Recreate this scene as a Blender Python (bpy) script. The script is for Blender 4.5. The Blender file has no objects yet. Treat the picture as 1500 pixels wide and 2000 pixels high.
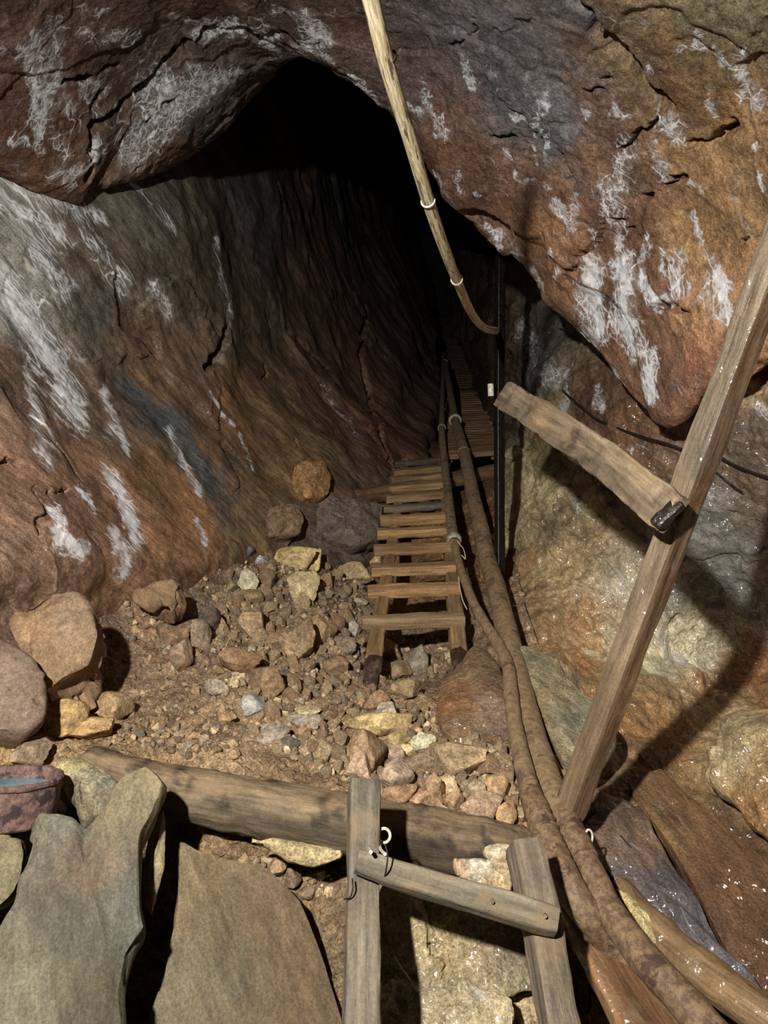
import bpy, bmesh, math, random
import numpy as np
from mathutils import Vector
from mathutils.bvhtree import BVHTree

rng = np.random.default_rng(7)
random.seed(7)
scene = bpy.context.scene
COL = scene.collection
F = 1502.0                      # focal length in pixels of the 1500x2000 frame
PITCH = math.radians(18)
CAM = np.array([0.0, 0.0, 1.5])
RIGHT = np.array([1.0, 0, 0])
FWD = np.array([0, math.cos(PITCH), math.sin(PITCH)])
UP = np.array([0, -math.sin(PITCH), math.cos(PITCH)])
ROT = np.stack([RIGHT, UP, FWD])


def P(px, py, d):
    return CAM + ((px - 750) / F * d) * RIGHT + ((1000 - py) / F * d) * UP + d * FWD


def project(V):
    q = (V - CAM) @ ROT.T
    return 750 + F * q[:, 0] / q[:, 2], 1000 - F * q[:, 1] / q[:, 2], q[:, 2]


def lin(c):
    c = np.asarray(c, float) / 255.0
    c = np.where(c <= 0.04045, c / 12.92, ((c + 0.055) / 1.055) ** 2.4)
    g = (c * np.array([0.2126, 0.7152, 0.0722])).sum(-1, keepdims=True)
    return (c * 0.8 + g * 0.2) * np.array([0.965, 1.0, 0.98])


# ------------------------------------------------------------------ noise
_perm = np.random.default_rng(3).permutation(4096)
_grad = np.random.default_rng(4).normal(size=(4096, 3))
_grad /= np.linalg.norm(_grad, axis=1)[:, None]
_rnd = np.random.default_rng(5).random((4096, 3))


def _h(i, j, k):
    return _perm[(_perm[(_perm[i & 4095] + j) & 4095] + k) & 4095]


def perlin(p):
    f = np.floor(p).astype(np.int64)
    t = p - f
    u = t * t * t * (t * (t * 6 - 15) + 10)
    out = np.zeros(len(p))
    for a in (0, 1):
        wx = u[:, 0] if a else 1 - u[:, 0]
        for b in (0, 1):
            wy = u[:, 1] if b else 1 - u[:, 1]
            for c in (0, 1):
                wz = u[:, 2] if c else 1 - u[:, 2]
                g = _grad[_h(f[:, 0] + a, f[:, 1] + b, f[:, 2] + c)]
                d = t - np.array([a, b, c])
                out += wx * wy * wz * np.einsum('ij,ij->i', g, d)
    return out * 1.6


def fbm(p, oct=4, gain=0.5, seed=0):
    o, a = np.zeros(len(p)), 1.0
    p = p + seed * 17.31
    for _ in range(oct):
        o += a * perlin(p)
        p = p * 2.03 + 5.1
        a *= gain
    return o


def ridged(p, oct=4, seed=0):
    o, a = np.zeros(len(p)), 1.0
    p = p + seed * 11.7
    for _ in range(oct):
        o += a * (1 - 2 * np.abs(perlin(p)))
        p = p * 2.07 + 3.3
        a *= 0.5
    return o


def facets(p, tilt=0.5, step=0.35, warp=0.25, seed=0, soft=0.06):
    """broken-rock relief: every cell is a tilted plane of its own, blended over a narrow border"""
    q = p + seed * 7.77
    q = q + warp * np.stack([fbm(q * 1.7, 3, seed=1), fbm(q * 1.7, 3, seed=2), fbm(q * 1.7, 3, seed=3)], 1)
    f = np.floor(q).astype(np.int64)
    n = len(q)
    b1 = np.full(n, 1e9); b2 = np.full(n, 1e9)
    h1 = np.zeros(n, np.int64); h2 = np.zeros(n, np.int64)
    o1 = np.zeros_like(q); o2 = np.zeros_like(q)
    for a in (-1, 0, 1):
        for b in (-1, 0, 1):
            for c in (-1, 0, 1):
                g = f + np.array([a, b, c])
                h = _h(g[:, 0], g[:, 1], g[:, 2])
                v = q - (g + _rnd[h])
                d = np.einsum('ij,ij->i', v, v)
                m = d < b1
                m2 = (~m) & (d < b2)
                b2 = np.where(m, b1, np.where(m2, d, b2))
                h2 = np.where(m, h1, np.where(m2, h, h2))
                o2 = np.where(m[:, None], o1, np.where(m2[:, None], v, o2))
                b1 = np.where(m, d, b1)
                h1 = np.where(m, h, h1)
                o1 = np.where(m[:, None], v, o1)
    e = np.clip((np.sqrt(b2) - np.sqrt(b1)) / soft, 0, 1)
    e = e * e * (3 - 2 * e)
    v1 = tilt * np.einsum('ij,ij->i', o1, _grad[h1]) + step * (_rnd[h1][:, 1] - 0.5)
    v2 = tilt * np.einsum('ij,ij->i', o2, _grad[h2]) + step * (_rnd[h2][:, 1] - 0.5)
    return v1 * (0.5 + 0.5 * e) + v2 * (0.5 - 0.5 * e) - 0.1 * (1 - e) ** 2


# ------------------------------------------------------------------ meshes
def normals(V, Fq):
    a = V[Fq[:, 0]]
    n = np.cross(V[Fq[:, 1]] - a, V[Fq[:, 2]] - a)
    if Fq.shape[1] == 4:
        n = n + np.cross(V[Fq[:, 2]] - a, V[Fq[:, 3]] - a)
    N = np.zeros_like(V)
    for k in range(Fq.shape[1]):
        for ax in range(3):
            N[:, ax] += np.bincount(Fq[:, k], n[:, ax], len(V))
    return N / np.maximum(np.linalg.norm(N, axis=1), 1e-12)[:, None]


def mesh(name, V, Fq, mat, attrs=None, smooth=True):
    me = bpy.data.meshes.new(name)
    Fq = np.asarray(Fq, np.int32)
    k = Fq.shape[1]
    me.vertices.add(len(V))
    me.vertices.foreach_set('co', np.asarray(V, np.float32).ravel())
    me.loops.add(Fq.size)
    me.loops.foreach_set('vertex_index', Fq.ravel())
    me.polygons.add(len(Fq))
    me.polygons.foreach_set('loop_start', np.arange(0, Fq.size, k, dtype=np.int32))
    me.update(calc_edges=True)
    me.validate()
    me.polygons.foreach_set('use_smooth', np.full(len(me.polygons), smooth, dtype=bool))
    n = len(me.vertices)
    for key, val in (attrs or {}).items():
        val = np.asarray(val, np.float32)
        if key == 'col':
            val = np.broadcast_to(val, (n, 3))
            at = me.attributes.new('col', 'FLOAT_COLOR', 'POINT')
            at.data.foreach_set('color', np.concatenate([val, np.ones((n, 1))], 1).astype(np.float32).ravel())
        elif key == 'flow':
            at = me.attributes.new('flow', 'FLOAT_VECTOR', 'POINT')
            at.data.foreach_set('vector', val.ravel())
        else:
            at = me.attributes.new(key, 'FLOAT', 'POINT')
            at.data.foreach_set('value', np.ascontiguousarray(np.broadcast_to(val, (n,))).astype(np.float32))
    me.materials.append(mat)
    return me


def link(name, me, parent=None):
    o = bpy.data.objects.new(name, me)
    COL.objects.link(o)
    if parent:
        o.parent = parent
    return o


def empty(name, loc):
    o = bpy.data.objects.new(name, None)
    o.empty_display_size = 0.1
    o.location = loc
    COL.objects.link(o)
    return o


def tag(o, label, cat, group=None, kind=None):
    if label: o['label'] = label
    if cat: o['category'] = cat
    if group: o['group'] = group
    if kind or cat: o['kind'] = kind or 'thing'
    return o


# ------------------------------------------------------------------ materials
def nodes_of(name):
    m = bpy.data.materials.new(name)
    m.use_nodes = True
    nt = m.node_tree
    nt.nodes.clear()

    def N(t, **kw):
        n = nt.nodes.new(t)
        for k, v in kw.items():
            if k.startswith('i_'):
                n.inputs[k[2:].replace('_', ' ')].default_value = v
            else:
                setattr(n, k, v)
        return n

    def L(a, b):
        nt.links.new(a, b)

    def math_(op, a, b=None, clamp=False):
        n = nt.nodes.new('ShaderNodeMath')
        n.operation = op
        n.use_clamp = clamp
        for i, x in enumerate((a, b)):
            if x is None: continue
            if isinstance(x, (int, float)): n.inputs[i].default_value = x
            else: L(x, n.inputs[i])
        return n.outputs[0]

    def ramp(x, a, b, lo=0.0, hi=1.0, smooth=True):
        n = nt.nodes.new('ShaderNodeMapRange')
        n.interpolation_type = 'SMOOTHSTEP' if smooth else 'LINEAR'
        L(x, n.inputs['Value'])
        n.inputs['From Min'].default_value = a
        n.inputs['From Max'].default_value = b
        n.inputs['To Min'].default_value = lo
        n.inputs['To Max'].default_value = hi
        return n.outputs['Result']

    def mix(f, a, b, mode='MIX'):
        n = nt.nodes.new('ShaderNodeMix')
        n.data_type = 'RGBA'
        n.blend_type = mode
        if isinstance(f, (int, float)): n.inputs[0].default_value = f
        else: L(f, n.inputs[0])
        for s, x in ((6, a), (7, b)):
            if isinstance(x, tuple): n.inputs[s].default_value = (*x, 1)
            else: L(x, n.inputs[s])
        return n.outputs[2]

    def noise(vec, scale, detail=6, rough=0.6, dist=0.0):
        n = nt.nodes.new('ShaderNodeTexNoise')
        n.inputs['Scale'].default_value = scale
        n.inputs['Detail'].default_value = detail
        n.inputs['Roughness'].default_value = rough
        n.inputs['Distortion'].default_value = dist
        L(vec, n.inputs['Vector'])
        return n.outputs['Fac']

    def attr(nm, out):
        n = nt.nodes.new('ShaderNodeAttribute')
        n.attribute_name = nm
        return n.outputs[out]

    out = N('ShaderNodeOutputMaterial')
    bs = N('ShaderNodeBsdfPrincipled')
    L(bs.outputs[0], out.inputs[0])
    return m, nt, N, L, math_, ramp, mix, noise, attr, bs


def rock_material(name, bump=1.0, grain=1.0, grit=0.0, fine=26.0, mott=1.0, coat=(0.0, 0.12, 0.01)):
    m, nt, N, L, M, R, X, NZ, A, bs = nodes_of(name)
    flow = A('flow', 'Vector')
    geo = N('ShaderNodeNewGeometry').outputs['Position']
    n1 = NZ(flow, 5.0, 6, 0.68, 0.4)
    n2 = NZ(flow, 42.0, 7, 0.78)
    n3 = NZ(geo, 160.0, 2, 0.7)
    v = M('MULTIPLY', R(n1, 0.3, 0.7, 1 - 0.38 * mott, 1 + 0.38 * mott), R(n2, 0.3, 0.7, 1 - 0.52 * mott, 1 + 0.52 * mott))
    v = M('MULTIPLY', v, R(n3, 0.25, 0.75, 1 - 0.4 * grain, 1 + 0.4 * grain))
    base = X(1.0, A('col', 'Color'), v, 'MULTIPLY')
    # rust and grey drift
    n4 = NZ(flow, 2.6, 5, 0.6, 0.8)
    base = X(R(n4, 0.52, 0.72, 0, 0.4), base, X(1.0, base, (1.1, 0.88, 0.68), 'MULTIPLY'))
    n5 = NZ(flow, 9.0, 5, 0.65, 0.5)
    base = X(R(n5, 0.54, 0.72, 0, 0.6), base, X(1.0, base, (0.66, 0.69, 0.72), 'MULTIPLY'))
    # white mineral crust: soft patches plus branching runs
    eff = A('eff', 'Fac')
    nw = NZ(flow, 26.0, 5, 0.72, 0.3)
    patch = R(M('ADD', eff, M('MULTIPLY', M('SUBTRACT', nw, 0.5), 2.1)), 0.52, 0.86, 0, 1)
    patch = M('MULTIPLY', patch, R(eff, 0.03, 0.25))
    warp = N('ShaderNodeTexNoise')
    warp.inputs['Scale'].default_value = 14
    warp.inputs['Detail'].default_value = 4
    L(flow, warp.inputs['Vector'])
    va = N('ShaderNodeVectorMath', operation='MULTIPLY_ADD')
    L(warp.outputs['Color'], va.inputs[0])
    va.inputs[1].default_value = (0.09, 0.09, 0.09)
    L(flow, va.inputs[2])
    vo = N('ShaderNodeTexVoronoi', feature='DISTANCE_TO_EDGE')
    vo.inputs['Scale'].default_value = 19
    L(va.outputs[0], vo.inputs['Vector'])
    vein = R(vo.outputs['Distance'], 0.012, 0.07, 1, 0)
    vein = M('MULTIPLY', vein, R(M('ADD', eff, M('MULTIPLY', M('SUBTRACT', n5, 0.5), 0.9)), 0.1, 0.42))
    vo2 = N('ShaderNodeTexVoronoi', feature='DISTANCE_TO_EDGE')
    vo2.inputs['Scale'].default_value = 47
    L(va.outputs[0], vo2.inputs['Vector'])
    vein2 = R(vo2.outputs['Distance'], 0.02, 0.16, 1, 0)
    vein2 = M('MULTIPLY', vein2, R(M('ADD', eff, M('MULTIPLY', M('SUBTRACT', nw, 0.5), 1.2)), 0.2, 0.55))
    film = M('MULTIPLY', R(M('ADD', eff, M('MULTIPLY', M('SUBTRACT', n1, 0.5), 0.8)), 0.15, 0.75), 0.25)
    white = M('MULTIPLY', M('MAXIMUM', M('MAXIMUM', patch, film), M('MAXIMUM', vein, M('MULTIPLY', vein2, 0.75))), 0.92)
    wcol = X(R(n2, 0.3, 0.7), (0.5, 0.5, 0.5), (0.88, 0.89, 0.92))
    base = X(white, base, wcol)
    L(base, bs.inputs['Base Color'])
    wet = A('wet', 'Fac')
    rr = M('ADD', R(wet, 0, 1, 0.9, 0.4, False), M('MULTIPLY', M('SUBTRACT', n2, 0.5), 0.35))
    rr = M('ADD', rr, M('MULTIPLY', white, 0.4), True)
    L(rr, bs.inputs['Roughness'])
    L(R(wet, 0, 1, 0.2, 0.4, False), bs.inputs['Specular IOR Level'])
    hgt = M('ADD', M('MULTIPLY', NZ(flow, fine, 7, 0.7), 1.0), M('MULTIPLY', NZ(geo, 120.0, 4, 0.75), 0.6))
    hgt = M('ADD', hgt, M('MULTIPLY', white, 0.18))
    if grit:
        vg = N('ShaderNodeTexVoronoi')
        vg.inputs['Scale'].default_value = 85
        L(geo, vg.inputs['Vector'])
        hgt = M('ADD', hgt, M('MULTIPLY', R(vg.outputs['Distance'], 0.0, 0.6, grit, 0), 1.0))
    b = N('ShaderNodeBump')
    b.inputs['Strength'].default_value = 0.85
    b.inputs['Distance'].default_value = 0.011 * bump
    L(hgt, b.inputs['Height'])
    L(b.outputs[0], bs.inputs['Normal'])
    if coat[0]:
        b2 = N('ShaderNodeBump')
        b2.inputs['Strength'].default_value = 1.0
        b2.inputs['Distance'].default_value = coat[2]
        L(M('ADD', NZ(geo, 34.0, 1, 0.5), M('MULTIPLY', NZ(geo, 9.0, 1, 0.5), 2.2)), b2.inputs['Height'])
        L(b2.outputs[0], bs.inputs['Coat Normal'])
        L(M('MULTIPLY', R(wet, 0.25, 1.0), coat[0]), bs.inputs['Coat Weight'])
        bs.inputs['Coat Roughness'].default_value = coat[1]
    return m


def wood_material(name, wet=0.0):
    m, nt, N, L, M, R, X, NZ, A, bs = nodes_of(name)
    flow = A('flow', 'Vector')
    geo = N('ShaderNodeNewGeometry').outputs['Position']
    g1 = NZ(flow, 60.0, 6, 0.65, 0.3)
    g2 = NZ(flow, 14.0, 5, 0.6, 0.6)
    d1 = NZ(geo, 7.0, 6, 0.65)
    d2 = NZ(geo, 130.0, 4, 0.7)
    n_d = NZ(geo, 60.0, 6, 0.75)
    v = M('MULTIPLY', R(g1, 0.3, 0.7, 0.62, 1.3), R(g2, 0.3, 0.7, 0.6, 1.35))
    v = M('MULTIPLY', v, R(d2, 0.25, 0.75, 0.8, 1.2))
    c = X(1.0, A('col', 'Color'), v, 'MULTIPLY')
    c = X(R(d1, 0.55, 0.75, 0, 0.55), c, X(1.0, c, (0.42, 0.4, 0.38), 'MULTIPLY'))
    c = X(R(NZ(geo, 11.0, 6, 0.68), 0.5, 0.66, 0, 0.6), c, X(n_d, (0.13, 0.09, 0.05), (0.3, 0.21, 0.125)))
    L(c, bs.inputs['Base Color'])
    L(R(M('ADD', d1, wet), 0.3, 1.3, 0.85, 0.2), bs.inputs['Roughness'])
    bs.inputs['Specular IOR Level'].default_value = 0.3 + 0.3 * wet
    if wet:
        b2 = N('ShaderNodeBump')
        b2.inputs['Strength'].default_value = 1.0
        b2.inputs['Distance'].default_value = 0.015
        L(NZ(geo, 40.0, 1, 0.5), b2.inputs['Height'])
        L(b2.outputs[0], bs.inputs['Coat Normal'])
        bs.inputs['Coat Weight'].default_value = 0.6
        bs.inputs['Coat Roughness'].default_value = 0.2
    b = N('ShaderNodeBump')
    b.inputs['Strength'].default_value = 0.8
    b.inputs['Distance'].default_value = 0.006
    L(M('ADD', M('ADD', g1, g2), M('MULTIPLY', d2, 0.35)), b.inputs['Height'])
    L(b.outputs[0], bs.inputs['Normal'])
    return m


def plain_material(name, c1, c2, rough=0.6, metal=0.0, scale=40, bump=0.002, thr=(0.4, 0.62), c3=None, stretch=False):
    m, nt, N, L, M, R, X, NZ, A, bs = nodes_of(name)
    vec = A('flow', 'Vector') if stretch else N('ShaderNodeNewGeometry').outputs['Position']
    n = NZ(vec, scale, 7, 0.7, 0.2)
    c = X(R(n, thr[0], thr[1]), tuple(lin(c1)), tuple(lin(c2)))
    if c3:
        c = X(R(NZ(vec, scale * (0.9 if stretch else 0.28), 5, 0.65), 0.55, 0.62), c, tuple(lin(c3)))
    L(c, bs.inputs['Base Color'])
    bs.inputs['Roughness'].default_value = rough
    bs.inputs['Metallic'].default_value = metal
    b = N('ShaderNodeBump')
    b.inputs['Strength'].default_value = 0.8
    b.inputs['Distance'].default_value = bump
    L(M('ADD', n, M('MULTIPLY', NZ(vec, scale * 4, 4, 0.7), 0.4)), b.inputs['Height'])
    L(b.outputs[0], bs.inputs['Normal'])
    return m


M_ROCK = rock_material('rock_face')
M_WALL = rock_material('foliated_rock', bump=0.22, fine=34.0, mott=1.15, coat=(0.6, 0.25, 0.02))
M_WET = rock_material('dripping_wet_rock', bump=1.5, fine=38.0, mott=0.85, coat=(1.0, 0.2, 0.024))
M_SLAB = rock_material('smooth_slab_rock', bump=0.45, grain=0.7, mott=0.6)
M_STONE = rock_material('loose_stone', bump=0.5, grain=0.8)
M_DIRT = rock_material('rubble_dirt', bump=0.8, grain=1.2, grit=0.5)
M_WOOD = wood_material('weathered_timber')
M_WOODWET = wood_material('wet_timber', 0.5)
M_MUDHOSE = plain_material('mud_coated_hose', (122, 92, 58), (150, 118, 78), 0.85, 0, 45, 0.004, c3=(96, 72, 50))
M_RUST = plain_material('rusty_steel', (98, 70, 48), (140, 106, 70), 0.6, 0.0, 60, 0.004, c3=(78, 52, 38))
M_CANE = plain_material('yellowed_cane', (222, 202, 162), (186, 158, 112), 0.55, 0, 170, 0.002, thr=(0.44, 0.56), c3=(104, 82, 56), stretch=True)
M_BLACK = plain_material('black_wet_steel', (18, 15, 14), (44, 34, 28), 0.25, 0.5, 90, 0.002)
M_WIRE = plain_material('dark_wire', (26, 22, 20), (52, 40, 32), 0.6, 0.3, 90, 0.001)
M_PALEWIRE = plain_material('pale_plastic_wire', (215, 205, 185), (180, 165, 135), 0.5, 0, 90, 0.001)
M_CLAMP = plain_material('dull_steel_clamp', (200, 190, 175), (130, 110, 85), 0.5, 0.2, 90, 0.001)
M_CAN = plain_material('rusted_tin', (92, 62, 54), (132, 96, 82), 0.8, 0.0, 55, 0.005, c3=(54, 38, 34))
M_WATER = plain_material('still_blue_grey_water', (120, 150, 165), (95, 125, 140), 0.08, 0, 10, 0.0)


# ------------------------------------------------------------------ rock surfaces
def catmull(G, n, axis):
    G = np.moveaxis(G, axis, 0)
    k = len(G)
    ext = np.concatenate([2 * G[:1] - G[1:2], G, 2 * G[-1:] - G[-2:-1]])
    t = np.linspace(0, k - 1, n)
    i = np.minimum(t.astype(int), k - 2)
    f = (t - i).reshape((-1,) + (1,) * (G.ndim - 1))
    p0, p1, p2, p3 = ext[i], ext[i + 1], ext[i + 2], ext[i + 3]
    r = 0.5 * (2 * p1 + (p2 - p0) * f + (2 * p0 - 5 * p1 + 4 * p2 - p3) * f * f + (3 * p1 - p0 - 3 * p2 + p3) * f ** 3)
    return np.moveaxis(r, 0, axis)


def quads(nv, nu):
    i = np.arange(nv * nu).reshape(nv, nu)
    return np.stack([i[:-1, :-1], i[:-1, 1:], i[1:, 1:], i[1:, :-1]], -1).reshape(-1, 4)


def seg_dist(V, pts):
    pts = np.asarray(pts, float)
    if len(pts) == 1:
        return np.linalg.norm(V - pts[0], axis=1)
    best = np.full(len(V), 1e9)
    for a, b in zip(pts[:-1], pts[1:]):
        ab = b - a
        t = np.clip(((V - a) @ ab) / max(ab @ ab, 1e-9), 0, 1)
        best = np.minimum(best, np.linalg.norm(V - a - t[:, None] * ab, axis=1))
    return best


def frame(z):
    z = np.asarray(z, float); z /= np.linalg.norm(z)
    x = np.cross(z, [0.3, 0.9, 0.1]); x /= np.linalg.norm(x)
    return np.stack([x, np.cross(z, x), z])


class Anchor:
    """finds the point of a surface seen near a pixel, so stains can be anchored in 3-D"""
    def __init__(s, V):
        s.V = V
        s.x, s.y, s.z = project(V)

    def __call__(s, px, py):
        i = np.argmin((s.x - px) ** 2 + (s.y - py) ** 2 + np.where(s.z < 0.3, 1e9, 0) + s.z * 3)
        return s.V[i]


def patch(name, rows, nu, nv, disp, colours, crust, wet, stretch_dir, stretch=0.3, mat=None, base_eff=0.0, cracks=()):
    G = np.array([[P(*c) for c in r] for r in rows])
    S = catmull(catmull(G, nv, 0), nu, 1).reshape(-1, 3)
    Fq = quads(nv, nu)
    N = normals(S, Fq)
    if ((CAM - S) * N).sum(1).mean() < 0:
        N = -N
        Fq = Fq[:, ::-1]
    B = frame(stretch_dir)
    flow = S @ B.T
    flow[:, 2] *= stretch
    V = S + N * disp(S, flow)[:, None]
    an = Anchor(V)
    if cracks:
        Wp = V + 0.02 * np.stack([fbm(V * 12, 3, 0.6, 31), fbm(V * 12, 3, 0.6, 32), fbm(V * 12, 3, 0.6, 33)], 1)
        dd = np.zeros(len(V))
        for pts, w, dp in cracks:
            a = [an(*p) for p in pts]
            r = w * np.linalg.norm(a[0] - CAM) / F
            dd = np.maximum(dd, dp * np.exp(-(seg_dist(Wp, a) / r) ** 4))
        V = V - N * dd[:, None]
    C = np.array([an(c[0], c[1]) for c in colours])
    K = np.array([lin(c[2]) for c in colours])
    Q = V + 0.16 * np.stack([fbm(V * 3.5, 4, 0.6, 11), fbm(V * 3.5, 4, 0.6, 12), fbm(V * 3.5, 4, 0.6, 13)], 1)
    W = np.zeros((len(V), 1)); acc = np.zeros((len(V), 3))
    for c, k in zip(C, K):
        w = 1.0 / (((Q - c) ** 2).sum(1) + 0.006) ** 2
        W[:, 0] += w
        acc += w[:, None] * k
    col = acc / W
    eff = np.full(len(V), float(base_eff))
    E = V + 0.03 * np.stack([fbm(V * 9, 3, 0.6, 21), fbm(V * 9, 3, 0.6, 22), fbm(V * 9, 3, 0.6, 23)], 1)
    for pts, w, s in crust:
        a = [an(*p) for p in pts]
        d = np.linalg.norm(a[0] - CAM)
        r = w * d / F
        eff = np.maximum(eff, s * np.exp(-(seg_dist(E, a) / r) ** 2))
    flow = V @ B.T
    flow[:, 2] *= stretch
    wv = wet(V) if callable(wet) else np.full(len(V), wet)
    me = mesh(name, V, Fq, mat or M_ROCK, dict(col=col, eff=eff, wet=wv, flow=flow))
    o = link(name, me)
    o['kind'] = 'structure'
    return o, V, Fq


# ---- left wall
LW = [
    [(-350, 60, 2.3), (0, 120, 2.9), (200, 90, 3.8), (420, 110, 4.8), (600, 150, 6.4), (700, 200, 9), (770, 260, 13), (810, 330, 19)],
    [(-350, 330, 2.2), (0, 330, 2.74), (200, 370, 3.18), (420, 370, 4.0), (580, 360, 5.6), (690, 390, 8.2), (770, 420, 12), (815, 440, 19)],
    [(-350, 650, 2.1), (0, 650, 2.65), (200, 680, 3.2), (420, 700, 4.0), (600, 690, 5.2), (720, 690, 6.8), (800, 640, 9), (843, 560, 16)],
    [(-350, 950, 1.95), (0, 900, 2.5), (200, 920, 2.95), (400, 930, 3.6), (580, 920, 4.3), (700, 900, 5.0), (790, 800, 6.8), (852, 680, 11)],
    [(-350, 1250, 1.8), (0, 1120, 2.35), (200, 1100, 2.8), (400, 1090, 3.45), (560, 1075, 4.1), (740, 1060, 4.6), (830, 880, 6.3), (862, 720, 10)],
    [(-350, 1500, 1.8), (0, 1350, 2.5), (200, 1250, 3.0), (400, 1190, 3.7), (580, 1150, 4.3), (760, 1110, 4.8), (840, 920, 6.5), (867, 740, 10)],
]
bed = P(600, 900, 4.3) - P(200, 420, 3.3)


def disp_left(S, fl):
    return (0.07 * facets(fl * np.array([1.3, 1.3, 2.4]), 0.6, 0.22, 0.35, 1, 0.3) + 0.008 * facets(fl * np.array([3.0, 3.0, 7.0]), 0.8, 0.05, 0.5, 2, 0.4)
            + 0.012 * fbm(fl * np.array([4, 4, 7]), 3, 0.5, 3) + 0.05 * fbm(S * 1.3, 4, 0.45, 5) + 0.002 * fbm(S * 22, 3, 0.6, 6))


BR, DB, OR = (124, 88, 60), (92, 66, 48), (178, 110, 70)
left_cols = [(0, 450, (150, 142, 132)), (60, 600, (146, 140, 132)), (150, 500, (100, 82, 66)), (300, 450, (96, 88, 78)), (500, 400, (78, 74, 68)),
             (650, 350, (74, 72, 70)), (250, 650, (104, 80, 58)), (400, 560, (92, 78, 62)), (500, 560, (82, 70, 56)), (600, 660, (92, 68, 48)), (680, 650, (96, 66, 46)),  # upper and right tones lowered: dimming toward the stope painted into rock colour
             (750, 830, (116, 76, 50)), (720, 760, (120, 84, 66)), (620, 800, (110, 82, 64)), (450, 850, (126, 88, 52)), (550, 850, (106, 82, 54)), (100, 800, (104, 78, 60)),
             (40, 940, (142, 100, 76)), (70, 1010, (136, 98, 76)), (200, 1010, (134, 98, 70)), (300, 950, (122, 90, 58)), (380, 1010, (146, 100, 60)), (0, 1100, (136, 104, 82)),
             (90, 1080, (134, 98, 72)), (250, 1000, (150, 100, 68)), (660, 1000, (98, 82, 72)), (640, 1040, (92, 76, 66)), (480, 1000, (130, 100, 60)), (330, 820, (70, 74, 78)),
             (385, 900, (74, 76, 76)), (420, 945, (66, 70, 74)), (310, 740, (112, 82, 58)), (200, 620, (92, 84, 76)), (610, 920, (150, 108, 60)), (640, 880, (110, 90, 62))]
left_crust = [([(10, 560), (60, 640), (115, 720), (145, 800)], 45, .8), ([(0, 390), (60, 420), (110, 460)], 26, .7), ([(70, 470), (120, 560)], 34, .65),
              ([(205, 760), (215, 800)], 16, .75), ([(212, 925), (240, 975), (262, 1050)], 22, 1), ([(160, 955), (190, 1000)], 12, .7), ([(105, 1015), (118, 1050), (165, 1070)], 20, .95), ([(222, 1040), (245, 1110)], 20, .9),
              ([(335, 850), (372, 930), (390, 960)], 18, .7), ([(390, 1025), (402, 1060)], 10, .9), ([(415, 770), (450, 830)], 8, .9), ([(470, 850), (490, 910)], 8, .6), ([(225, 830), (240, 870)], 25, .55),
              ([(170, 460), (240, 560)], 30, .42), ([(300, 560), (330, 620)], 20, .5), ([(420, 480), (450, 620)], 18, .42), ([(60, 720), (90, 880)], 26, .5), ([(0, 350), (120, 400), (200, 420)], 20, .5),
              ([(240, 350), (330, 440)], 16, .45), ([(640, 770), (700, 850)], 16, .3)]
LW = [[(-800, r[0][1], r[0][2] * 0.8)] + r for r in LW]
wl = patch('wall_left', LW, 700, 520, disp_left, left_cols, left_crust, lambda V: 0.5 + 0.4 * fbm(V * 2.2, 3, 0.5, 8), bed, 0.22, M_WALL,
           cracks=[([(446, 636), (440, 670), (425, 700), (404, 716)], 9, 0.12), ([(704, 690), (722, 765), (742, 850), (765, 900)], 6, 0.07), ([(715, 600), (705, 690)], 6, 0.06), ([(98, 962), (132, 956)], 4, 0.05), ([(0, 905), (40, 900)], 5, 0.05), ([(520, 720), (515, 745)], 4, 0.04), ([(560, 640), (640, 720)], 6, 0.04), ([(576, 860), (578, 960)], 4, 0.05)])

# ---- roof brow with its lip turned back into the stope
BT = [(-350, -700, 1.3), (0, -560, 1.5), (120, -540, 1.6), (240, -540, 1.65), (380, -540, 1.7), (520, -540, 1.7), (660, -520, 1.7), (830, -480, 1.7), (1000, -400, 1.7), (1130, -330, 1.75), (1260, -280, 1.75), (1370, -250, 1.75), (1460, -250, 1.7), (1600, -250, 1.6), (1850, -280, 1.4)]
BN = [(-350, -250, 1.8), (0, -100, 2.1), (120, -80, 2.3), (240, -80, 2.4), (380, -100, 2.45), (520, -110, 2.5), (660, -80, 2.5), (830, -40, 2.5), (1000, 50, 2.5), (1130, 130, 2.5), (1260, 200, 2.45), (1370, 230, 2.35), (1460, 210, 2.2), (1600, 180, 2.0), (1850, 120, 1.7)]
BM = [(-350, 20, 2.05), (0, 110, 2.4), (120, 160, 2.65), (230, 70, 2.7), (370, 0, 2.75), (500, 0, 2.85), (620, 40, 2.85), (800, 100, 2.9), (950, 230, 2.95), (1070, 330, 2.95), (1200, 450, 2.85), (1330, 520, 2.65), (1430, 480, 2.45), (1580, 420, 2.2), (1850, 350, 1.85)]
BL = [(-350, 250, 2.25), (0, 330, 2.68), (150, 362, 2.98), (245, 205, 3.0), (375, 78, 3.02), (490, 62, 3.05), (600, 112, 3.1), (745, 205, 3.2), (870, 360, 3.35), (975, 470, 3.45), (1110, 630, 3.2), (1285, 808, 2.8), (1395, 742, 2.6), (1580, 640, 2.35), (1850, 560, 2.0)]
BU1 = [(-350, 230, 2.8), (0, 300, 3.2), (180, 345, 3.3), (330, 338, 3.55), (430, 275, 3.7), (515, 165, 3.8), (608, 106, 3.7), (760, 180, 3.75), (890, 330, 3.9), (1000, 450, 3.9), (1130, 610, 3.65), (1290, 765, 3.2), (1400, 700, 3.0), (1590, 600, 2.7), (1850, 500, 2.4)]
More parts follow.
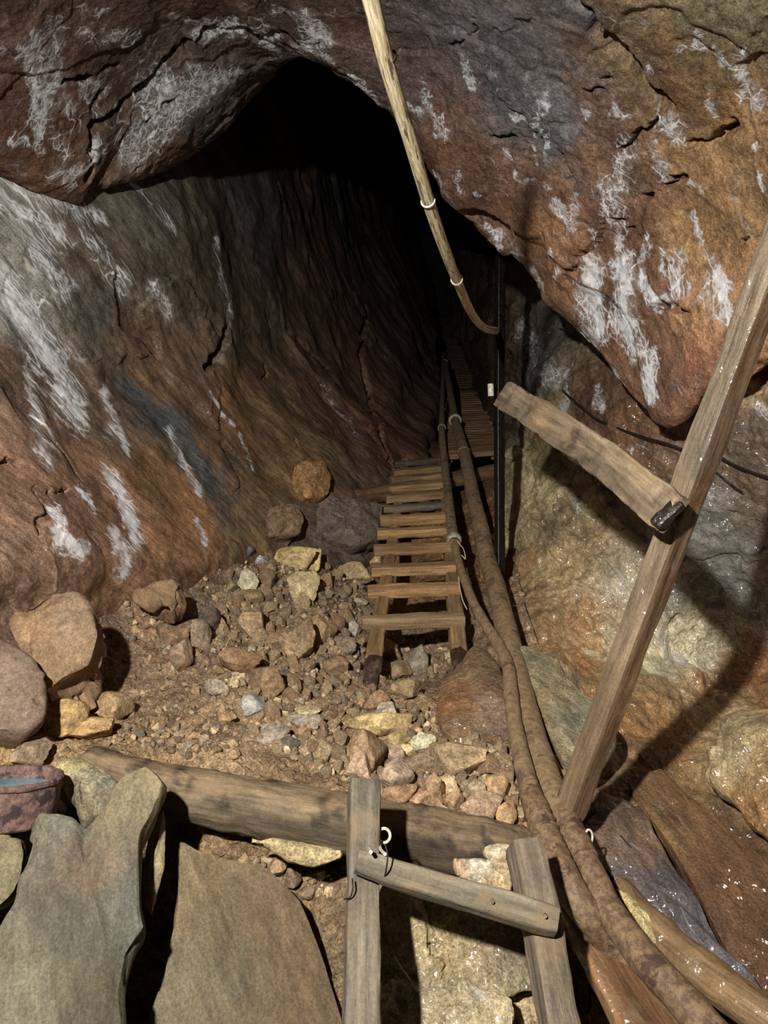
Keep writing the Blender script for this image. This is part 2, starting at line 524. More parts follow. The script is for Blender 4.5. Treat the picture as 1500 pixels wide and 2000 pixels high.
BU2 = [(-350, 150, 4), (0, 230, 4.5), (160, 270, 5), (330, 255, 5.4), (430, 200, 5.7), (540, 130, 6), (640, 100, 6.2), (770, 170, 6.4), (890, 310, 6.4), (980, 410, 6.2), (1100, 560, 4.9), (1290, 690, 4), (1400, 630, 3.7), (1590, 560, 3.2), (1850, 500, 2.8)]
BU3 = [(560, 300, 18), (600, 290, 18), (640, 280, 18), (670, 270, 18), (700, 260, 18), (740, 255, 18), (770, 270, 18), (815, 310, 18), (860, 370, 18), (900, 430, 17), (960, 500, 11), (1100, 620, 6), (1300, 660, 5), (1550, 560, 4), (1850, 500, 3.5)]


def disp_brow(S, fl):
    return (0.07 * facets(fl * np.array([1.5, 1.5, 1.7]), 0.55, 0.3, 0.15, 7) + 0.026 * facets(fl * 3.7, 0.6, 0.35, 0.2, 8)
            + 0.012 * facets(S * 9, 0.5, 0.4, 0.3, 19) * np.clip(0.5 + fbm(S * 1.5, 2, 0.5, 77), 0, 1)
            + 0.03 * fbm(S * 1.2, 3, 0.5, 9) + 0.004 * fbm(S * 18, 4, 0.6, 10))


for r_ in (BT, BN, BM, BL, BU1, BU2, BU3):
    r_.append((2500, r_[-1][1], r_[-1][2] * 0.6))
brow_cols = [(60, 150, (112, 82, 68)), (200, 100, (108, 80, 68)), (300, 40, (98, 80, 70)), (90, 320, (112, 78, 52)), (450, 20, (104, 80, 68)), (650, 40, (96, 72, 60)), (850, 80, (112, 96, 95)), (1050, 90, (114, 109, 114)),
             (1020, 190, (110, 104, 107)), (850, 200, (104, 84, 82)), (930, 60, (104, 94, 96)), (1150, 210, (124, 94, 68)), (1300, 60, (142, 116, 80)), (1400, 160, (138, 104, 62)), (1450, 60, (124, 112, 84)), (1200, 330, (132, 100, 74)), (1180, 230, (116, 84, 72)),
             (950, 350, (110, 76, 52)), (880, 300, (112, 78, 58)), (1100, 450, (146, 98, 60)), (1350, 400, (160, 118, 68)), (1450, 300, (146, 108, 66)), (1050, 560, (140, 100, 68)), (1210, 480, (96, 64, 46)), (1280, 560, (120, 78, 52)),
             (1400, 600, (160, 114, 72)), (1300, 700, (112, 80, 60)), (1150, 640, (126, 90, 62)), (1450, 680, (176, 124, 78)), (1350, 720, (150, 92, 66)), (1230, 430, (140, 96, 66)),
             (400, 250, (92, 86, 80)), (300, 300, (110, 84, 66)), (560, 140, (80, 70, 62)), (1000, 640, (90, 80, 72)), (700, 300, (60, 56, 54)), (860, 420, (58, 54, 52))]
brow_crust = [([(105, 55), (85, 110), (110, 150)], 30, .6), ([(60, 90), (75, 150), (90, 210), (70, 270)], 18, .85), ([(75, 180), (65, 260)], 12, .8), ([(35, 272), (75, 275)], 10, .8), ([(215, 75), (250, 80)], 22, .65), ([(180, 165), (205, 175)], 16, .6),
              ([(160, 60), (175, 70)], 14, .5), ([(120, 200), (150, 230)], 16, .45), ([(110, 270), (130, 310)], 18, .45), ([(150, 165), (200, 215), (170, 290)], 12, .5),
              ([(395, 68), (440, 50), (520, 70), (560, 115), (600, 90)], 24, .75), ([(590, 40), (625, 80)], 22, .85), ([(600, 100), (660, 130), (742, 205)], 10, .8), ([(460, 15), (560, 25)], 8, .5), ([(150, 5), (210, 20)], 8, .6), ([(340, 30), (400, 40)], 12, .4),
              ([(300, 165), (370, 190), (310, 230), (260, 290)], 40, .62), ([(380, 150), (460, 150)], 26, .6), ([(190, 250), (195, 300), (150, 340)], 14, .7), ([(230, 280), (260, 310)], 20, .6), ([(0, 300), (100, 340), (150, 365)], 12, .55),
              ([(905, 120), (925, 160)], 12, .75), ([(825, 165), (845, 220), (860, 260)], 16, .55), ([(800, 210), (850, 250), (866, 330)], 8, .9), ([(860, 350), (960, 455)], 9, .7), ([(975, 465), (985, 520), (1000, 575)], 18, .75), ([(1010, 570), (1110, 650), (1200, 740), (1285, 800)], 7, .85),
              ([(1040, 260), (1052, 330)], 5, .8), ([(1000, 230), (1060, 240), (1075, 300)], 9, .7), ([(1065, 180), (1060, 230)], 9, .75), ([(1140, 215), (1150, 230)], 8, .7), ([(1195, 190), (1205, 225)], 10, .7), ([(1180, 365), (1215, 350), (1220, 300)], 22, .6), ([(1190, 390), (1200, 420)], 35, .55), ([(1090, 400), (1115, 440)], 18, .7), ([(1130, 400), (1120, 450)], 12, .6),
              ([(1155, 520), (1165, 580), (1170, 650)], 24, .95), ([(1150, 580), (1165, 690)], 34, .7), ([(1212, 515), (1212, 590), (1235, 670)], 26, 1), ([(1215, 620), (1225, 690)], 34, .7), ([(1262, 480), (1250, 540), (1275, 590), (1300, 580)], 14, .85), ([(1290, 490), (1310, 560)], 9, .7), ([(1205, 440), (1212, 500)], 9, .8), ([(1355, 425), (1368, 475)], 9, .85), ([(1320, 500), (1330, 560)], 22, .55),
              ([(1392, 505), (1402, 570), (1425, 630)], 15, .95), ([(1380, 560), (1400, 600)], 26, .55), ([(1268, 690), (1268, 770)], 16, 1), ([(1240, 660), (1275, 710)], 14, .7), ([(1340, 85), (1400, 100), (1450, 130), (1480, 200)], 16, .6), ([(1440, 100), (1450, 170)], 14, .7), ([(1330, 60), (1370, 75)], 14, .5), ([(1300, 225), (1330, 260)], 16, .65), ([(1375, 190), (1398, 240)], 9, .7), ([(1260, 130), (1280, 140)], 12, .5),
              ([(1478, 300), (1490, 370)], 8, .75), ([(1320, 345), (1365, 365)], 9, .6), ([(1255, 280), (1350, 275)], 9, .4), ([(985, 290), (1005, 350), (1070, 370)], 6, .8), ([(930, 340), (940, 380)], 7, .5), ([(900, 330), (898, 370)], 6, .6), ([(1040, 530), (1060, 560)], 16, .6), ([(1080, 470), (1090, 540)], 9, .5), ([(1130, 430), (1170, 470), (1100, 540)], 10, .5), ([(1010, 490), (1020, 540)], 14, .5),
              ([(1050, 580), (1075, 620)], 9, .6), ([(1480, 430), (1500, 480)], 10, .3), ([(1280, 300), (1300, 340)], 26, .4), ([(940, 460), (960, 520)], 16, .4)]
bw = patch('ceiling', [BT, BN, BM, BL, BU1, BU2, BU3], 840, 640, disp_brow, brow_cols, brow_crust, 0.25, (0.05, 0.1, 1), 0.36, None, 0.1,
           cracks=[([(170, 352), (180, 250), (235, 215), (290, 160), (345, 100), (400, 66), (480, 60), (510, 78), (545, 62), (580, 90)], 8, 0.16), ([(270, 330), (255, 270), (290, 235), (350, 190)], 4, 0.05), ([(340, 330), (420, 250), (480, 190)], 6, 0.07),
                   ([(225, 128), (190, 146), (125, 158)], 5, 0.06), ([(205, 170), (180, 215)], 4, 0.04), ([(1425, 245), (1398, 276), (1345, 290)], 8, 0.1), ([(1280, 240), (1240, 274), (1210, 292)], 5, 0.06), ([(1180, 430), (1166, 462), (1130, 500), (1092, 550)], 5, 0.08),
                   ([(1335, 350), (1292, 374), (1255, 386)], 5, 0.07), ([(1445, 478), (1485, 470)], 5, 0.06), ([(1275, 600), (1310, 600), (1345, 618)], 9, 0.05), ([(1100, -20), (1160, 60), (1230, 130), (1300, 210)], 14, 0.05), ([(930, 40), (925, 65), (880, 90)], 4, 0.05),
                   ([(960, 275), (1005, 270)], 7, 0.05), ([(1200, 430), (1230, 450), (1255, 475)], 5, 0.05), ([(1095, 290), (1115, 360)], 6, 0.04), ([(1310, 350), (1340, 345)], 5, 0.05), ([(1400, 440), (1410, 470)], 4, 0.04), ([(1120, 190), (1190, 160)], 4, 0.03)])

# ---- right wall
RW = [
    [(880, 480, 19), (950, 500, 8), (1050, 520, 4.8), (1180, 560, 3.8), (1330, 560, 3.3), (1480, 560, 2.9), (1750, 560, 2.4)],
    [(880, 620, 15), (965, 690, 7), (1045, 720, 4.6), (1180, 790, 3.5), (1330, 800, 3.0), (1480, 780, 2.65), (1750, 780, 2.2)],
    [(935, 760, 9), (990, 820, 5.6), (1050, 880, 4.3), (1180, 950, 3.55), (1320, 980, 3.1), (1470, 980, 2.8), (1750, 980, 2.3)],
    [(965, 900, 6.0), (995, 960, 4.7), (1060, 1020, 3.95), (1180, 1100, 3.45), (1310, 1150, 3.2), (1450, 1180, 3.15), (1750, 1180, 2.5)],
    [(965, 1000, 4.8), (995, 1090, 4.1), (1060, 1150, 3.6), (1170, 1220, 3.3), (1300, 1260, 3.2), (1440, 1290, 3.2), (1750, 1300, 2.6)],
    [(970, 1100, 4.2), (1005, 1220, 3.5), (1060, 1280, 3.1), (1150, 1350, 2.9), (1270, 1380, 2.85), (1390, 1420, 2.8), (1700, 1450, 2.3)],
    [(985, 1250, 3.3), (1020, 1350, 2.85), (1070, 1420, 2.6), (1150, 1500, 2.45), (1260, 1530, 2.4), (1380, 1560, 2.35), (1700, 1600, 2.1)],
    [(1000, 1450, 2.6), (1045, 1500, 2.45), (1090, 1570, 2.25), (1160, 1650, 2.15), (1260, 1690, 2.1), (1390, 1730, 2.05), (1700, 1780, 1.8)],
    [(1030, 1680, 2.1), (1075, 1720, 2.05), (1120, 1760, 2.0), (1190, 1820, 1.92), (1300, 1880, 1.85), (1430, 1950, 1.78), (1750, 2000, 1.55)],
    [(1000, 1950, 1.85), (1080, 1990, 1.82), (1150, 2010, 1.78), (1230, 2080, 1.72), (1340, 2150, 1.66), (1480, 2200, 1.6), (1800, 2250, 1.45)],
]


def disp_right(S, fl):
    return (0.085 * facets(fl * np.array([2.2, 2.2, 2.2]), 0.55, 0.4, 0.3, 14) + 0.03 * facets(fl * 5.0, 0.5, 0.4, 0.3, 15)
            + 0.045 * fbm(S * 2.4, 4, 0.5, 16) + 0.008 * fbm(S * 18, 3, 0.6, 17))


right_cols = [(1040, 960, (226, 198, 138)), (1090, 980, (214, 188, 134)), (1150, 1100, (184, 150, 104)), (1080, 1040, (120, 104, 76)), (1080, 1130, (206, 170, 112)), (1180, 1130, (206, 190, 158)), (1250, 1240, (232, 214, 168)), (1310, 1290, (238, 222, 178)),
              (1180, 1200, (190, 128, 66)), (1150, 1290, (198, 136, 64)), (1250, 1400, (190, 134, 70)), (1330, 1360, (206, 160, 96)), (1400, 1050, (140, 136, 130)), (1340, 1100, (150, 146, 136)), (1450, 1150, (124, 120, 116)), (1250, 850, (126, 84, 54)),
              (1150, 800, (106, 74, 54)), (1200, 900, (120, 80, 54)), (1400, 850, (126, 98, 78)), (1470, 780, (214, 178, 124)), (1450, 700, (190, 126, 74)), (1480, 900, (130, 108, 88)), (1480, 1500, (182, 142, 88)), (1430, 1440, (190, 160, 106)), (1480, 1350, (190, 124, 60)),
              (1200, 1600, (136, 100, 64)), (1250, 1700, (118, 98, 94)), (1400, 1700, (116, 80, 44)), (1250, 1850, (170, 130, 70)), (1050, 1200, (176, 136, 84)), (1040, 1100, (170, 126, 74)), (1000, 800, (96, 76, 56)), (1050, 700, (96, 90, 84)), (940, 700, (90, 66, 42)), (1060, 880, (130, 110, 74)), (1050, 1350, (138, 120, 86))]
right_crust = [([(1112, 720), (1100, 820)], 20, .9), ([(1020, 640), (1080, 740)], 24, .55), ([(1160, 760), (1170, 800)], 14, .6), ([(1460, 780), (1500, 810)], 16, .5), ([(1370, 955), (1380, 970)], 12, .8), ([(1235, 870), (1240, 900)], 6, .7), ([(1262, 850), (1265, 880)], 6, .7),
               ([(1120, 960), (1130, 1000)], 16, .45), ([(1210, 1130), (1240, 1170)], 20, .4), ([(1290, 1250), (1330, 1290)], 20, .55), ([(1250, 650), (1210, 700)], 20, .4)]
RW = [r + [(2450, r[-1][1], r[-1][2] * 0.55)] for r in RW]
wr = patch('wall_right', RW, 500, 560, disp_right, right_cols, right_crust, lambda V: 0.9 + 0.4 * fbm(V * 2.5, 3, 0.5, 18), P(1400, 1500, 2.4) - P(1150, 1150, 3.3), 0.5, M_WET, 0.04)

# ---- rubble floor
FL = [
    [(-350, 2300, 1.45), (60, 2300, 1.5), (300, 2300, 1.6), (500, 2300, 1.6), (700, 2300, 1.6), (850, 2300, 1.6), (1000, 2300, 1.58), (1150, 2300, 1.55)],
    [(-350, 1950, 1.6), (60, 1900, 1.75), (300, 1880, 1.95), (500, 1880, 1.92), (700, 1880, 1.86), (850, 1880, 1.82), (1000, 1900, 1.8), (1150, 1900, 1.8)],
    [(-350, 1620, 1.75), (60, 1600, 2.0), (300, 1640, 2.15), (500, 1650, 2.12), (700, 1670, 2.05), (850, 1690, 2.0), (1000, 1700, 1.98), (1130, 1700, 1.98)],
    [(-350, 1490, 1.9), (60, 1480, 2.12), (300, 1490, 2.22), (500, 1508, 2.18), (700, 1545, 2.1), (850, 1575, 2.06), (1000, 1600, 2.02), (1120, 1620, 2.02)],
    [(-350, 1350, 2.1), (50, 1370, 2.4), (250, 1380, 2.6), (450, 1400, 2.55), (650, 1410, 2.52), (820, 1420, 2.5), (960, 1430, 2.45), (1090, 1450, 2.4)],
    [(-350, 1250, 2.2), (50, 1250, 2.55), (230, 1255, 2.85), (430, 1280, 2.95), (620, 1300, 3.0), (800, 1310, 3.35), (940, 1300, 3.15), (1060, 1290, 3.0)],
    [(-350, 1150, 2.3), (0, 1130, 2.5), (220, 1150, 3.0), (420, 1160, 3.35), (600, 1180, 3.6), (790, 1200, 4.05), (920, 1180, 3.85), (1020, 1150, 3.7)],
    [(-350, 1080, 2.4), (0, 1080, 2.6), (200, 1080, 3.1), (400, 1085, 3.65), (560, 1075, 4.2), (770, 1090, 4.75), (900, 1060, 4.7), (1000, 1020, 4.6)],
    [(-350, 1000, 2.6), (0, 1000, 2.9), (200, 1000, 3.5), (400, 1000, 4.1), (600, 1000, 4.9), (780, 960, 5.5), (900, 930, 5.9), (1000, 900, 5.8)],
    [(-350, 950, 2.9), (0, 950, 3.1), (200, 950, 3.7), (400, 950, 4.6), (620, 900, 6), (800, 830, 8.0), (900, 800, 9.2), (985, 770, 8.8)],
    [(-350, 900, 4), (0, 900, 4), (200, 900, 5), (400, 900, 6), (640, 800, 9), (820, 735, 13), (900, 720, 14.5), (960, 700, 13)],
    [(600, 700, 20), (650, 680, 20), (700, 660, 20), (750, 640, 20), (790, 620, 20), (840, 600, 20), (890, 590, 20), (950, 570, 20)],
]


def disp_floor(S, fl):
    return 0.03 * facets(S * 4, 0.6, 0.5, 0.3, 24) + 0.05 * fbm(S * 2.2, 4, 0.5, 25) + 0.014 * fbm(S * 14, 4, 0.65, 26)


TAN = (162, 124, 86)
floor_cols = [(300, 1400, (150, 120, 88)), (100, 1420, (164, 134, 86)), (200, 1480, (142, 112, 74)), (450, 1430, (148, 118, 84)), (250, 1180, (138, 106, 82)), (400, 1150, (138, 114, 86)), (650, 1250, (140, 114, 82)), (300, 1280, (136, 106, 82)),
              (800, 1400, (150, 120, 84)), (700, 1500, (146, 112, 78)), (950, 1450, (150, 108, 80)), (1000, 1560, (160, 118, 78)), (820, 1270, (140, 112, 78)), (600, 1100, (136, 110, 80)), (900, 1100, (150, 104, 62)), (930, 950, (120, 84, 48)), (850, 850, (110, 76, 46)),
              (450, 1690, (132, 104, 70)), (620, 1760, (128, 100, 68)), (850, 1850, (172, 146, 104)), (900, 1980, (178, 156, 118)), (850, 1750, (150, 120, 84)), (620, 1950, (130, 104, 68)), (20, 1480, (170, 134, 84)), (150, 1650, (120, 100, 68))]
floor_crust = [([(495, 1080), (520, 1110)], 18, .6), ([(370, 1080), (385, 1100)], 14, .7), ([(250, 1110), (245, 1130)], 16, .6), ([(810, 1280), (815, 1320)], 12, .5), ([(860, 1960), (960, 1990)], 30, .35)]
fr = patch('floor', FL, 470, 620, disp_floor, floor_cols, floor_crust, lambda V: 0.12 + 0.5 * np.exp(-(((V - P(880, 1950, 1.8)) ** 2).sum(1)) / 0.06), (1, 0.2, 0.1), 1.0, M_DIRT)

BK = [[(480, 120, 18.5), (700, 120, 18.5), (1100, 120, 18.5)], [(480, 450, 18.5), (760, 450, 18.5), (1100, 450, 18.5)], [(480, 760, 18.5), (760, 760, 18.5), (1100, 760, 18.5)]]
wb = patch('wall_back', BK, 60, 60, lambda S, fl: 0.4 * facets(S * 0.6, 0.6, 0.5, 0.3, 31), [(750, 400, (60, 56, 52))], [], 0.3, (0, 0, 1), 1.0)


def bvh_of(V, Fq):
    return BVHTree.FromPolygons([Vector(v) for v in V], [tuple(f) for f in Fq])


BV = {'floor': bvh_of(fr[1], fr[2]), 'right': bvh_of(wr[1], wr[2]), 'left': bvh_of(wl[1], wl[2]), 'roof': bvh_of(bw[1], bw[2])}


def hit(px, py, which=('floor',)):
    d = Vector(P(px, py, 1.0) - CAM).normalized()
    best = None
    for w in which:
        loc, n, i, dist = BV[w].ray_cast(Vector(CAM), d)
        if loc is not None and (best is None or dist < best[2]):
            best = (np.array(loc), np.array(n), dist)
    return best


def depth(p):
    return float((np.asarray(p) - CAM) @ FWD)


# ------------------------------------------------------------------ builders of things
def sweep(pts, rad, nseg=24, step=0.02, noise=0.0, closed=False, seed=0):
    """round tube through 3-D points; rad one number or one per point"""
    pts = np.asarray(pts, float)
    rad = np.broadcast_to(np.asarray(rad, float), (len(pts),))
    if closed:
        ln = np.linalg.norm(np.diff(np.concatenate([pts, pts[:1]]), axis=0), axis=1).sum()
    else:
        ln = np.linalg.norm(np.diff(pts, axis=0), axis=1).sum()
    n = int(np.clip(ln / step, len(pts) * 2, 400))
    if len(pts) > 2:
        C = catmull(pts, n, 0); R = catmull(rad[:, None], n, 0)[:, 0]
    else:
        t = np.linspace(0, 1, n)[:, None]
        C = pts[0] * (1 - t) + pts[1] * t; R = rad[0] * (1 - t[:, 0]) + rad[1] * t[:, 0]
    T = np.gradient(C, axis=0)
    T /= np.linalg.norm(T, axis=1)[:, None]
    u = np.cross(T[0], [0.31, 0.12, 0.94]); u /= np.linalg.norm(u)
    V = []; FLW = []
    ang = np.linspace(0, 2 * math.pi, nseg, endpoint=False)
    L = 0
    for i in range(n):
        u = u - T[i] * (u @ T[i]); u /= np.linalg.norm(u)
        w = np.cross(T[i], u)
        if i: L += np.linalg.norm(C[i] - C[i - 1])
        ring = (np.cos(ang)[:, None] * u + np.sin(ang)[:, None] * w)
        V.append(C[i] + R[i] * ring)
        FLW.append(np.stack([np.cos(ang) * R[i], np.sin(ang) * R[i], np.full(nseg, L * 0.1)], 1))
    V = np.concatenate(V); FLW = np.concatenate(FLW)
    if noise:
        Cc = np.repeat(C, nseg, 0)
        d = V - Cc
        V = Cc + d * (1 + noise * fbm(V * 14, 4, 0.6, seed + 40) / np.linalg.norm(d, axis=1).mean())[:, None]
    i = np.arange(n * nseg).reshape(n, nseg)
    j = np.roll(i, -1, 1)
    Fq = np.stack([i[:-1], j[:-1], j[1:], i[1:]], -1).reshape(-1, 4)
    a, b = len(V), len(V) + 1
    V = np.concatenate([V, C[:1], C[-1:]]); FLW = np.concatenate([FLW, [[0, 0, 0]], [[0, 0, L * .1]]])
    caps = [[a, i[0, (k + 1) % nseg], i[0, k], i[0, k]] for k in range(nseg)] + [[b, i[-1, k], i[-1, (k + 1) % nseg], i[-1, (k + 1) % nseg]] for k in range(nseg)]
    return V, Fq, np.array(caps), FLW


def mesh_faces(name, V, quadsF, tris, mat, attrs):
    """quads plus triangles given as degenerate quads"""
    me = bpy.data.meshes.new(name)
    faces = [tuple(map(int, q)) for q in quadsF] + [tuple(map(int, t[:3])) for t in tris]
    me.from_pydata([tuple(map(float, v)) for v in V], [], faces)
    n = len(V)
    for key, val in attrs.items():
        val = np.asarray(val, np.float32)
        if key == 'col':
            at = me.attributes.new('col', 'FLOAT_COLOR', 'POINT')
            at.data.foreach_set('color', np.concatenate([np.broadcast_to(val, (n, 3)), np.ones((n, 1))], 1).astype(np.float32).ravel())
        elif key == 'flow':
            at = me.attributes.new('flow', 'FLOAT_VECTOR', 'POINT'); at.data.foreach_set('vector', val.ravel())
        else:
            at = me.attributes.new(key, 'FLOAT', 'POINT'); at.data.foreach_set('value', np.ascontiguousarray(np.broadcast_to(val, (n,))).astype(np.float32))
    me.polygons.foreach_set('use_smooth', np.ones(len(me.polygons), dtype=bool))
    me.materials.append(mat)
    try:
        me.set_sharp_from_angle(angle=math.radians(50))
    except Exception:
        pass
    return me


def tube(name, pts, rad, mat, parent=None, col=(128, 98, 64), noise=0.0, nseg=20, step=0.02, seed=0):
    V, q, caps, fl = sweep(pts, rad, nseg, step, noise, seed=seed)
    base = np.array(parent.location) if parent else np.zeros(3)
    me = mesh_faces(name, V - base, q, caps, mat, dict(col=lin(col), flow=fl + seed * 0.7, eff=0.0, wet=0.2))
    return link(name, me, parent)


def ring(name, centre, axis, r, thick, mat, parent=None, width=None):
    """band or loop round an axis"""
    B = frame(axis)
    ang = np.linspace(0, 2 * math.pi, 33)[:-1]
    V, q = [], []
    m = 12
    wz = width or thick
    for a in ang:
        e = math.cos(a) * B[0] + math.sin(a) * B[1]
        for k in range(m):
            b = 2 * math.pi * k / m
            V.append(centre + e * (r + thick * math.cos(b)) + B[2] * wz * math.sin(b))
    n = len(ang)
    for i in range(n):
        for k in range(m):
            q.append([i * m + k, ((i + 1) % n) * m + k, ((i + 1) % n) * m + (k + 1) % m, i * m + (k + 1) % m])
    V = np.array(V)
    base = np.array(parent.location) if parent else np.zeros(3)
    me = mesh_faces(name, V - base, q, [], mat, dict(col=lin((150, 140, 120)), flow=V, eff=0.0, wet=0.2))
    return link(name, me, parent)


def beam(name, pts, w, h, wdir, mat, col, parent=None, rough=0.004, seed=0, chip=0.0, power=6, ends=(1, 1)):
    """sawn timber through the points; w along wdir, h across; slightly rounded arrises, uneven faces"""
    pts = np.asarray(pts, float)
    ln = np.linalg.norm(np.diff(pts, axis=0), axis=1).sum()
    n = int(np.clip(ln / 0.018, 8, 160))
    if len(pts) > 2:
        C = catmull(pts, n, 0)
    else:
        t = np.linspace(0, 1, n)[:, None]; C = pts[0] * (1 - t) + pts[1] * t
    w = np.broadcast_to(np.asarray(w, float), (2,)); h = np.broadcast_to(np.asarray(h, float), (2,))
    T = np.gradient(C, axis=0); T /= np.linalg.norm(T, axis=1)[:, None]
    m = 40
    ang = np.linspace(0, 2 * math.pi, m, endpoint=False) + 0.01
    ca, sa = np.cos(ang), np.sin(ang)
    k = (np.abs(ca) ** power + np.abs(sa) ** power) ** (-1 / power)
    cx, cy = ca * k, sa * k
    V, FLW = [], []
    L = 0
    for i in range(n):
        f = i / (n - 1)
        u = np.asarray(wdir, float) - T[i] * (np.asarray(wdir) @ T[i]); u /= np.linalg.norm(u)
        v = np.cross(T[i], u)
        ww = (w[0] * (1 - f) + w[1] * f) / 2; hh = (h[0] * (1 - f) + h[1] * f) / 2
        e = 1.0
        if i == 0: e = 0.93 * ends[0]
        if i == n - 1: e = 0.93 * ends[1]
        if i: L += np.linalg.norm(C[i] - C[i - 1])
        V.append(C[i] + e * (cx[:, None] * ww * u + cy[:, None] * hh * v))
        FLW.append(np.stack([cx * ww, cy * hh, np.full(m, L * 0.09)], 1))
    V = np.concatenate(V); FLW = np.concatenate(FLW)
    Cc = np.repeat(C, m, 0)
    dv = V - Cc
    dn = dv / np.maximum(np.linalg.norm(dv, axis=1), 1e-6)[:, None]
    s = fbm((FLW + seed * 3.3) * np.array([18, 18, 60]), 4, 0.6, seed)
    s2 = fbm(V * 5, 3, 0.5, seed + 3)
    s = rough * s + rough * 1.5 * s2
    if chip:
        s = s - chip * np.clip(fbm(V * 9, 4, 0.6, seed + 9) - 0.25, 0, 1)
    V = V + dn * s[:, None]
    i = np.arange(n * m).reshape(n, m); j = np.roll(i, -1, 1)
    q = np.stack([i[:-1], j[:-1], j[1:], i[1:]], -1).reshape(-1, 4)
    a, b = len(V), len(V) + 1
    V = np.concatenate([V, C[:1], C[-1:]]); FLW = np.concatenate([FLW, [[0, 0, 0]], [[0, 0, L * .09]]])
    caps = [[a, i[0, (k + 1) % m], i[0, k]] for k in range(m)] + [[b, i[-1, k], i[-1, (k + 1) % m]] for k in range(m)]
    base = np.array(parent.location) if parent else np.zeros(3)
    me = mesh_faces(name, V - base, q, caps, mat, dict(col=lin(col), flow=FLW + seed * 0.37, eff=0.0, wet=0.1))
    return link(name, me, parent)


_ico = {}


def ico(sub):
    if sub not in _ico:
        bm = bmesh.new()
        bmesh.ops.create_icosphere(bm, subdivisions=sub, radius=1)
        bm.verts.ensure_lookup_table()
        V = np.array([v.co[:] for v in bm.verts]); Fq = np.array([[v.index for v in f.verts] for f in bm.faces])
        bm.free()
        _ico[sub] = (V / np.linalg.norm(V, axis=1)[:, None], Fq)
    return _ico[sub]


def stone_verts(sub, seed, planes=14, rough=0.05, flat=1.0):
    r = np.random.default_rng(seed)
    U, Fq = ico(sub)
    n = r.normal(size=(planes, 3)); n[:, 1] *= flat; n /= np.linalg.norm(n, axis=1)[:, None]
    d = r.uniform(0.62, 1.0, planes)
    dots = U @ n.T
    R = np.where(dots > 0.05, d / np.maximum(dots, 0.05), 9).min(1)
    R = np.minimum(R, 1.25)
    if rough:
        R = R * (1 + rough * fbm(U * 2.5 + seed % 97, 4, 0.6))
    V = U * R[:, None]
    V -= (V.max(0) + V.min(0)) / 2
    V /= (V.max(0) - V.min(0)).max() / 2 + 1e-9
    return V / np.array([abs(V[:, 0]).max(), abs(V[:, 1]).max(), abs(V[:, 2]).max()]), Fq


def stone_mesh(name, seed, scale, roll, col, sub=4, wet=0.1, eff=0.0, planes=14, rough=0.05, spot=None):
    """angular stone: half-sizes along camera-right, along up, along depth"""
    V, Fq = stone_verts(sub, seed, planes, rough)
    V = V * np.asarray(scale)
    c, s = math.cos(roll), math.sin(roll)
    V = np.stack([V[:, 0] * c - V[:, 1] * s, V[:, 0] * s + V[:, 1] * c, V[:, 2]], 1)
    V = V @ ROT
    rs = np.random.default_rng(seed + 5)
    fl = V + rs.uniform(-5, 5, 3)
    e = np.full(len(V), eff)
    cc = lin(col) * rs.uniform(0.85, 1.15)
    sat = (max(col) - min(col)) / max(col)
    dust = 0.15 if (sat > 0.44 or min(col) > 155 or max(col) < 100) else 0.45
    cc = cc * (1 - dust) + lin((164, 130, 92)) * dust
    if spot:
        k = np.clip(fbm(fl * 9, 3, 0.5, 2) * 1.5 + 0.3, 0, 1)[:, None]
        cc = cc * (1 - k) + lin(spot) * k
    me = mesh(name, V, Fq, M_STONE, dict(col=cc, eff=e, wet=wet, flow=fl))
    me.set_sharp_from_angle(angle=math.radians(38))
    return me


